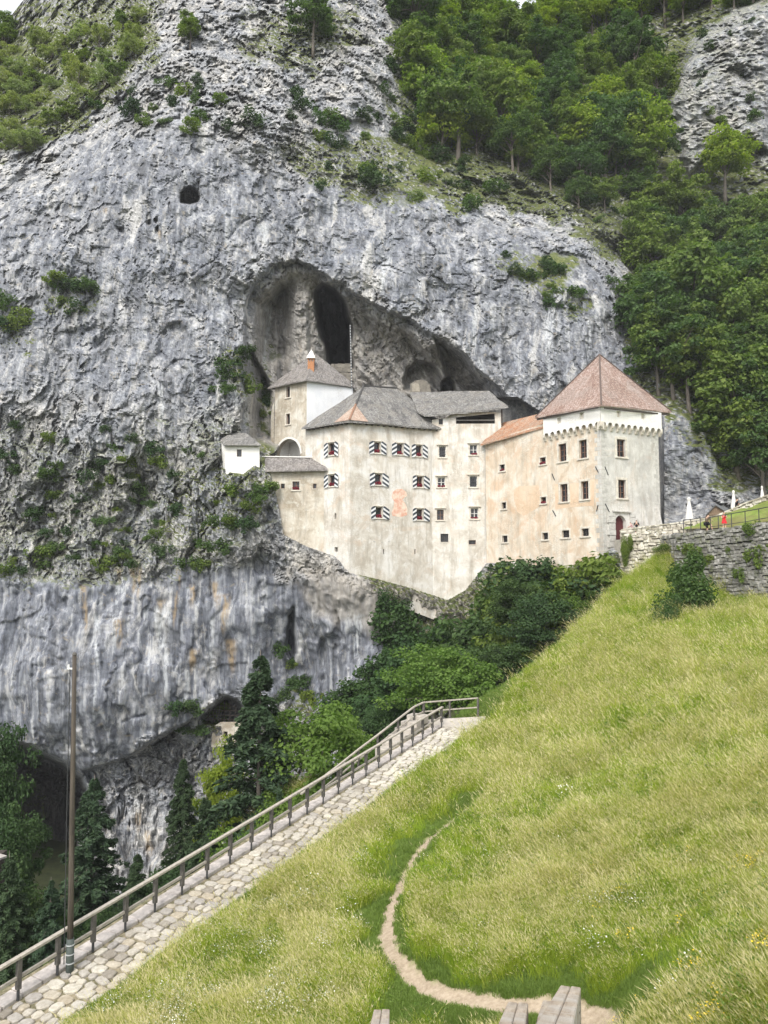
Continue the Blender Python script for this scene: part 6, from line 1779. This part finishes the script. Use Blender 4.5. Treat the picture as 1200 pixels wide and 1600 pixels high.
by_px(NEAR, 2, 780, 985, 1130, 66, 'dark round tree in the thicket above the meadow edge', 'broadleaf_tree', 9.2, 1.1)
by_px(NEAR, 2, 850, 905, 1060, 72, 'dark round tree close under the long castle wall', 'broadleaf_tree', 9.2, 1.0)
by_px(NEAR, 0, 900, 893, 1000, 72, 'dark green tree under the corner of the square tower', 'broadleaf_tree', 10.5, 1.0)
by_px(NEAR, 2, 806, 886, 1030, 76, 'dark tree growing against the foot of the castle wall', 'broadleaf_tree', 9.2, .9)
by_px(NEAR, 2, 62, 1395, 1560, 46, 'low dark tree between the left edge and the utility pole', 'broadleaf_tree', 9.2, .9)
by_px(NEAR, 2, 170, 1400, 1560, 46, 'low dark tree behind the fence right of the utility pole', 'broadleaf_tree', 9.2, .9)
by_px(NEAR, 2, 255, 1330, 1520, 48, 'low dark tree under the blue grey rock pillar', 'broadleaf_tree', 9.2, .8)
# bushes by the grey wall and on the masonry
def bush(u, v, d, w, h, me, label, name='bush'):
    q = P(u, v, d)
    if me in BUSHN and v > 950: q.z = float(ter_z(q.x, q.y)) - .15
    o = bpy.data.objects.new(name, me); col.objects.link(o)
    o.location = q; o.scale = (w, w, h); o.rotation_euler = (0, 0, rt.uniform(0, 6.28)); tag(o, label, 'bush'); return o
bush(1078, 985, 57, 3.7, 4.2, BUSHN[0], 'dense dark green bush on the meadow in front of the grey stone wall')
bush(1050, 1003, 54, 1.5, 1.9, BUSHN[0], 'small dark bush at the lower left foot of the dense dark green bush')
bush(981, 872, 72.5, 1.0, 2.4, BUSHN[1], 'green creeper bush hanging on the pale parapet below the castle door')
bush(1042, 862, 68.5, 1.3, .8, BUSHN[1], 'low green bush at the foot of the pale parapet')
for k, (u, v, w) in enumerate([(1070,862,.7),(1088,868,.9),(1176,838,1.0),(1185,880,1.1),(1160,905,.8),(1105,880,.7),(1140,862,.4),(1198,862,.7)]):
    d = 66 - (u - 1062) * .055
    o = bush(u, v, d - .7, w, w * 1.3, BUSH[1], 'tuft of green weeds growing from the joints of the grey retaining wall', 'wall_weed'); o['group'] = 'weeds growing from the grey wall'; o['category'] = 'weed'

# ------------------------------------------------------------------ grass of the meadow
def tuft(seed, n, h, wd, spread, lean, seedheads=0.0, curl=.5):
    r_ = random.Random(seed); v = []; f = []; sh = []; hd = []
    for _ in range(n):
        a = r_.uniform(0, 6.28); r0 = spread * math.sqrt(r_.random()); x, y = math.cos(a) * r0, math.sin(a) * r0
        H = h * r_.uniform(.55, 1.15); w = wd * r_.uniform(.7, 1.2)
        la = r_.uniform(0, 6.28); lx, ly = math.cos(la) * .6 * H * r_.random() + lean[0] * H, math.sin(la) * .6 * H * r_.random() + lean[1] * H
        fa = r_.uniform(0, 3.14); cx_, cy_ = math.cos(fa) * w, math.sin(fa) * w
        b = len(v); tone = r_.random()
        pr = [(0, 0, 1), (.45, .25, .8), (.8, .62, .5), (.97, 1.0, .08)]
        for zf, lf, wf_ in pr:
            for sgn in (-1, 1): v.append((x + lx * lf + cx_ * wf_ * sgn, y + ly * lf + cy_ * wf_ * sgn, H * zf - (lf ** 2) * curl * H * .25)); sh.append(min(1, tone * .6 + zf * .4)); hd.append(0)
        for k in range(3): f.append((b + 2 * k, b + 2 * k + 1, b + 2 * k + 3, b + 2 * k + 2))
        if r_.random() < seedheads:
            b = len(v); px_, py_, pz = x + lx, y + ly, H * .97 - curl * H * .25; L = H * .3; ww = w * 2.0
            dx_, dy_ = lx / H, ly / H
            for (t1, t2) in ((0, .0), (.35, 1), (1, 0)):
                for sgn in (-1, 1): v.append((px_ + dx_ * L * t1 * 1.5 + cx_ / w * ww * t2 * sgn * .9, py_ + dy_ * L * t1 * 1.5 + cy_ / w * ww * t2 * sgn * .9, pz + L * t1 * .6)); sh.append(.8); hd.append(1)
            for k in range(2): f.append((b + 2 * k, b + 2 * k + 1, b + 2 * k + 3, b + 2 * k + 2))
    me = bpy.data.meshes.new('tuft'); me.from_pydata(v, [], f); me.update(); attr(me, 'shade', sh); attr(me, 'head', hd)
    return me
def grass_mat(name, cols, head, trans=.35):
    t = NT(name); la = t.attr('shade'); g = t.geo()
    n1 = t.noise(g, .28, 4, .6); n2 = t.noise(g, 1.1, 4, .6)
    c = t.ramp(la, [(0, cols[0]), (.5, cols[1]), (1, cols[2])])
    c = t.mix(t.math('MULTIPLY', t.mrange(n1, .42, .62), .6), c, cols[3])
    c = t.mix(t.math('MULTIPLY', t.mrange(n2, .5, .68), .35), c, cols[0])
    c = t.mix(t.attr('head'), c, head)
    t.put(t.b.inputs['Base Color'], c); t.b.inputs['Roughness'].default_value = .6
    tr = t.new('BsdfTranslucent', {'Color': t.mix(1.0, c, (1.15, 1.3, .6), 'MULTIPLY')})
    mx = t.new('MixShader', {0: trans, 1: t.b.outputs[0], 2: tr.outputs[0]})
    t.l.new(mx.outputs[0], t.out.inputs['Surface'])
    return t.m
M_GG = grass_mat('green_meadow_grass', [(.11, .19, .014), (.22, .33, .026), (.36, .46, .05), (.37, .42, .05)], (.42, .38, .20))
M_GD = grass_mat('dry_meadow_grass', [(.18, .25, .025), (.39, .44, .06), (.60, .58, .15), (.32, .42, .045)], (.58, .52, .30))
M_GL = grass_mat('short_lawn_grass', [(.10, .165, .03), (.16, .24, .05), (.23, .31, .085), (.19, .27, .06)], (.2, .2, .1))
def flower(seed, n, h, spread, petal, c_, centre):
    r_ = random.Random(seed); st = []; v = []; f = []
    for _ in range(n):
        x, y = r_.gauss(0, spread), r_.gauss(0, spread); H = h * r_.uniform(.75, 1.1); b = len(v)
        v += [(x - .003, y, 0), (x + .003, y, 0), (x + .003 - .1 * H, y, H), (x - .003 - .1 * H, y, H)]; f.append((b, b + 1, b + 2, b + 3)); st.append(0)
        tx, ty = r_.uniform(-.5, .5), r_.uniform(-.8, .2)
        b = len(v); cx_, cy_ = x - .1 * H, y; K = 6
        for k in range(K):
            a = 2 * math.pi * k / K; v.append((cx_ + math.cos(a) * petal, cy_ + math.sin(a) * petal, H + (math.cos(a) * tx + math.sin(a) * ty) * petal))
        v.append((cx_, cy_, H + petal * .3))
        for k in range(K): f.append((b + k, b + (k + 1) % K, b + K)); st.append(1)
    me = bpy.data.meshes.new('flower'); me.from_pydata(v, [], f); me.update()
    t = NT(c_[0]); t.fin(c_[1], .7); me.materials.append(M_GG); me.materials.append(t.m)
    me.polygons.foreach_set('material_index', st)
    return me
def scatter(name, label, cat, P3, rot, scl, mesh, mats):
    """one object: points that carry a small plant each"""
    if mesh.materials: pass
    else: mesh.materials.append(mats)
    src = bpy.data.objects.new(name + '_plant', mesh)
    me = bpy.data.meshes.new(name); me.vertices.add(len(P3)); me.vertices.foreach_set('co', np.ascontiguousarray(P3, np.float32).ravel())
    a = me.attributes.new('rot', 'FLOAT_VECTOR', 'POINT'); a.data.foreach_set('vector', np.ascontiguousarray(rot, np.float32).ravel())
    attr(me, 'scl', scl); me.update()
    o = bpy.data.objects.new(name, me); col.objects.link(o)
    ng = bpy.data.node_groups.new(name, 'GeometryNodeTree')
    ng.interface.new_socket('Geometry', in_out='INPUT', socket_type='NodeSocketGeometry'); ng.interface.new_socket('Geometry', in_out='OUTPUT', socket_type='NodeSocketGeometry')
    N, L = ng.nodes, ng.links
    gi, go = N.new('NodeGroupInput'), N.new('NodeGroupOutput')
    iop = N.new('GeometryNodeInstanceOnPoints'); oi = N.new('GeometryNodeObjectInfo'); oi.inputs['Object'].default_value = src
    na = N.new('GeometryNodeInputNamedAttribute'); na.data_type = 'FLOAT_VECTOR'; na.inputs[0].default_value = 'rot'
    nb = N.new('GeometryNodeInputNamedAttribute'); nb.data_type = 'FLOAT'; nb.inputs[0].default_value = 'scl'
    L.new(gi.outputs[0], iop.inputs['Points']); L.new(oi.outputs['Geometry'], iop.inputs['Instance'])
    L.new(na.outputs[0], iop.inputs['Rotation']); L.new(nb.outputs[0], iop.inputs['Scale']); L.new(iop.outputs[0], go.inputs[0])
    m = o.modifiers.new('plants', 'NODES'); m.node_group = ng
    tag(o, label, cat, kind='stuff')
    return o
rg_ = np.random.default_rng(3)
N_ = 420000
# even over the view: draw pixels, drop them on the ground by marching
uu = rg_.uniform(-60, 1260, N_); vv = rg_.uniform(850, 1700, N_)
ax, az_ = ray(uu, vv)
dd = np.full(N_, -1.0); alive = np.ones(N_, bool)
for st in np.concatenate([np.arange(9, 40, .35), np.arange(40, 74, .6)]):
    m = alive; x = ax[m] * st; zt_ = ter_z(x, np.full(x.shape, st)); hit = az_[m] * st < zt_
    idx_ = np.where(m)[0][hit]; dd[idx_] = st; alive[idx_] = False
ok = dd > 0
gx = ax[ok] * dd[ok]; gy = dd[ok] + rg_.uniform(-.35, 0, ok.sum()); gx = gx + rg_.uniform(-.1, .1, len(gx))
# behind the ridge too, so that the edge of the hill is fringed
keep = (gx > -14) & (gx < 36)
gx, gy = gx[keep], gy[keep]
gz = ter_z(gx, gy)
S_, O_ = ramp_so(gx, gy)
on = (O_ > -1.0) & (O_ < RW + .12) & (S_ > -12) & (S_ < LXY + 1.9)
dd_ = polyline_dist(dirt_xy, gx, gy)
bare = dd_ < (.18 + .0075 * np.clip(34 - gy, 0, 30) + .05 * sstep(25, 29, gy)) * (1 + .5 * fbm(gx * 2.2, gy * 2.2, gx * 0, 2, 44)) + rg_.normal(size=len(gx)) * .04
thin = rg_.uniform(0, 1, len(gx))
ok = ~on & ~bare
gx, gy, gz, S_, O_, dd_, thin = [a[ok] for a in (gx, gy, gz, S_, O_, dd_, thin)]
dist = np.sqrt(gx ** 2 + gy ** 2)
sdx = np.interp(gy, [p.y for p in reversed(dirt_w)], [p.x for p in reversed(dirt_w)]) - gx
reach = np.where((sdx > 0) | (gy < 17.5), 1.0, np.where(gy > 25, .8, .42))
mow = np.clip(1 - sstep(.5, 2.6, dd_ / reach + fbm(gx * .5, gy * .5, gx * 0, 2, 4) * 1.1), 0, 1)          # shorter along the trodden path
mow = np.maximum(mow, (1 - sstep(.35, 1.3, O_ - RW)) * (O_ > 0))
mow = np.maximum(mow, .35 * sstep(.1, .5, fbm(gx * .3, gy * .3, gx * 0, 2, 14)))
mow = np.maximum(mow, (1 - sstep(.6, 1.2, -O_ - .9)) * (O_ < 0) * (O_ > -3))
dry = sstep(-.25, .45, fbm(gx * .22, gy * .16, gx * 0, 3, 61) + .15)
typ = np.where(rg_.uniform(0, 1, len(gx)) < mow, 2, np.where(rg_.uniform(0, 1, len(gx)) < .10 + .30 * dry, 1, 0))
yaw = rg_.normal(size=len(gx)) * .9 + fbm(gx * .4, gy * .4, gx * 0, 2, 15) * 1.2
rotv = np.stack([rg_.normal(size=len(gx)) * .1, rg_.normal(size=len(gx)) * .1, yaw], 1)
sc_ = rg_.uniform(.6, 1.25, len(gx)) * (1 + .35 * fbm(gx * .8, gy * .8, gx * 0, 2, 16)) * np.clip(dist / 26, .72, 1.7)
P3 = np.stack([gx, gy, gz - .02], 1)
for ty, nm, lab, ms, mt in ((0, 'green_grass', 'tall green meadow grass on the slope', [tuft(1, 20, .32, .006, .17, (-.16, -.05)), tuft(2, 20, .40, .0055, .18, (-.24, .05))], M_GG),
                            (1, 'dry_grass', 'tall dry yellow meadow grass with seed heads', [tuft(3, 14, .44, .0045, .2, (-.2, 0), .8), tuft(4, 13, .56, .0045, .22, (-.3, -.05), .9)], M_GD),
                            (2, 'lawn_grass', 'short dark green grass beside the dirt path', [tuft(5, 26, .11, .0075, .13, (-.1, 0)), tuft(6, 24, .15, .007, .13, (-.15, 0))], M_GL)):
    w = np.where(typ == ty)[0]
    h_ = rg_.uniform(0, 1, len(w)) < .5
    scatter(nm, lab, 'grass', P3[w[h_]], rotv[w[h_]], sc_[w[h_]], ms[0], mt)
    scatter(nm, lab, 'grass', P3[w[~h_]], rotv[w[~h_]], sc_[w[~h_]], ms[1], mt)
# broad-leaved herbs among the grass
hb = (typ != 2) & (rg_.uniform(0, 1, len(gx)) < .035 * (1 + fbm(gx * .6, gy * .6, gx * 0, 2, 71)))
hm_ = bush_mesh(480, 60, .07, M_LEAFB)
scatter('meadow_herbs', 'broad leaved green herbs among the meadow grass', 'herbs', P3[hb], rotv[hb], np.clip(sc_[hb] * .42, .2, .6), hm_, None)
# flowers
cl = fbm(gx * .5, gy * .5, gx * 0, 3, 88)
px_u, px_v = proj(gx, gy, gz)
wm = (px_u < 620) & (cl > .12) & (typ != 2) & (rg_.uniform(0, 1, len(gx)) < .06) | ((px_u > 620) & (cl > .45) & (typ != 2) & (rg_.uniform(0, 1, len(gx)) < .03))
scatter('white_flowers', 'small white daisies scattered in the meadow', 'flowers', P3[wm], rotv[wm], np.clip(sc_[wm], .9, 1.5), flower(1, 5, .42, .12, .017, ('daisy_white', (.75, .75, .70)), None), None)
ym = (px_u > 930) & (px_v > 1330) & (fbm(gx * .9, gy * .9, gx * 0, 2, 89) > .35) & (typ != 2) & (rg_.uniform(0, 1, len(gx)) < .022)
scatter('yellow_flowers', 'clusters of small yellow flowers in the meadow grass', 'flowers', P3[ym], rotv[ym], np.clip(sc_[ym], .9, 1.4), flower(2, 7, .5, .09, .018, ('buttercup_yellow', (.78, .56, .03)), None), None)
# ------------------------------------------------------------------ the thin summer haze
hm = bpy.data.materials.new('thin_haze'); hm.use_nodes = True
hn = hm.node_tree.nodes; hn.clear()
pv = hn.new('ShaderNodeVolumePrincipled'); pv.inputs['Color'].default_value = (.93, .95, .98, 1); pv.inputs['Density'].default_value = .00035; pv.inputs['Anisotropy'].default_value = .3
hout = hn.new('ShaderNodeOutputMaterial'); hm.node_tree.links.new(pv.outputs[0], hout.inputs['Volume'])
hz_o = MB().box((0, 60, 5.5), 420, 420, 92).build('haze', hm); hz_o['kind'] = 'stuff'
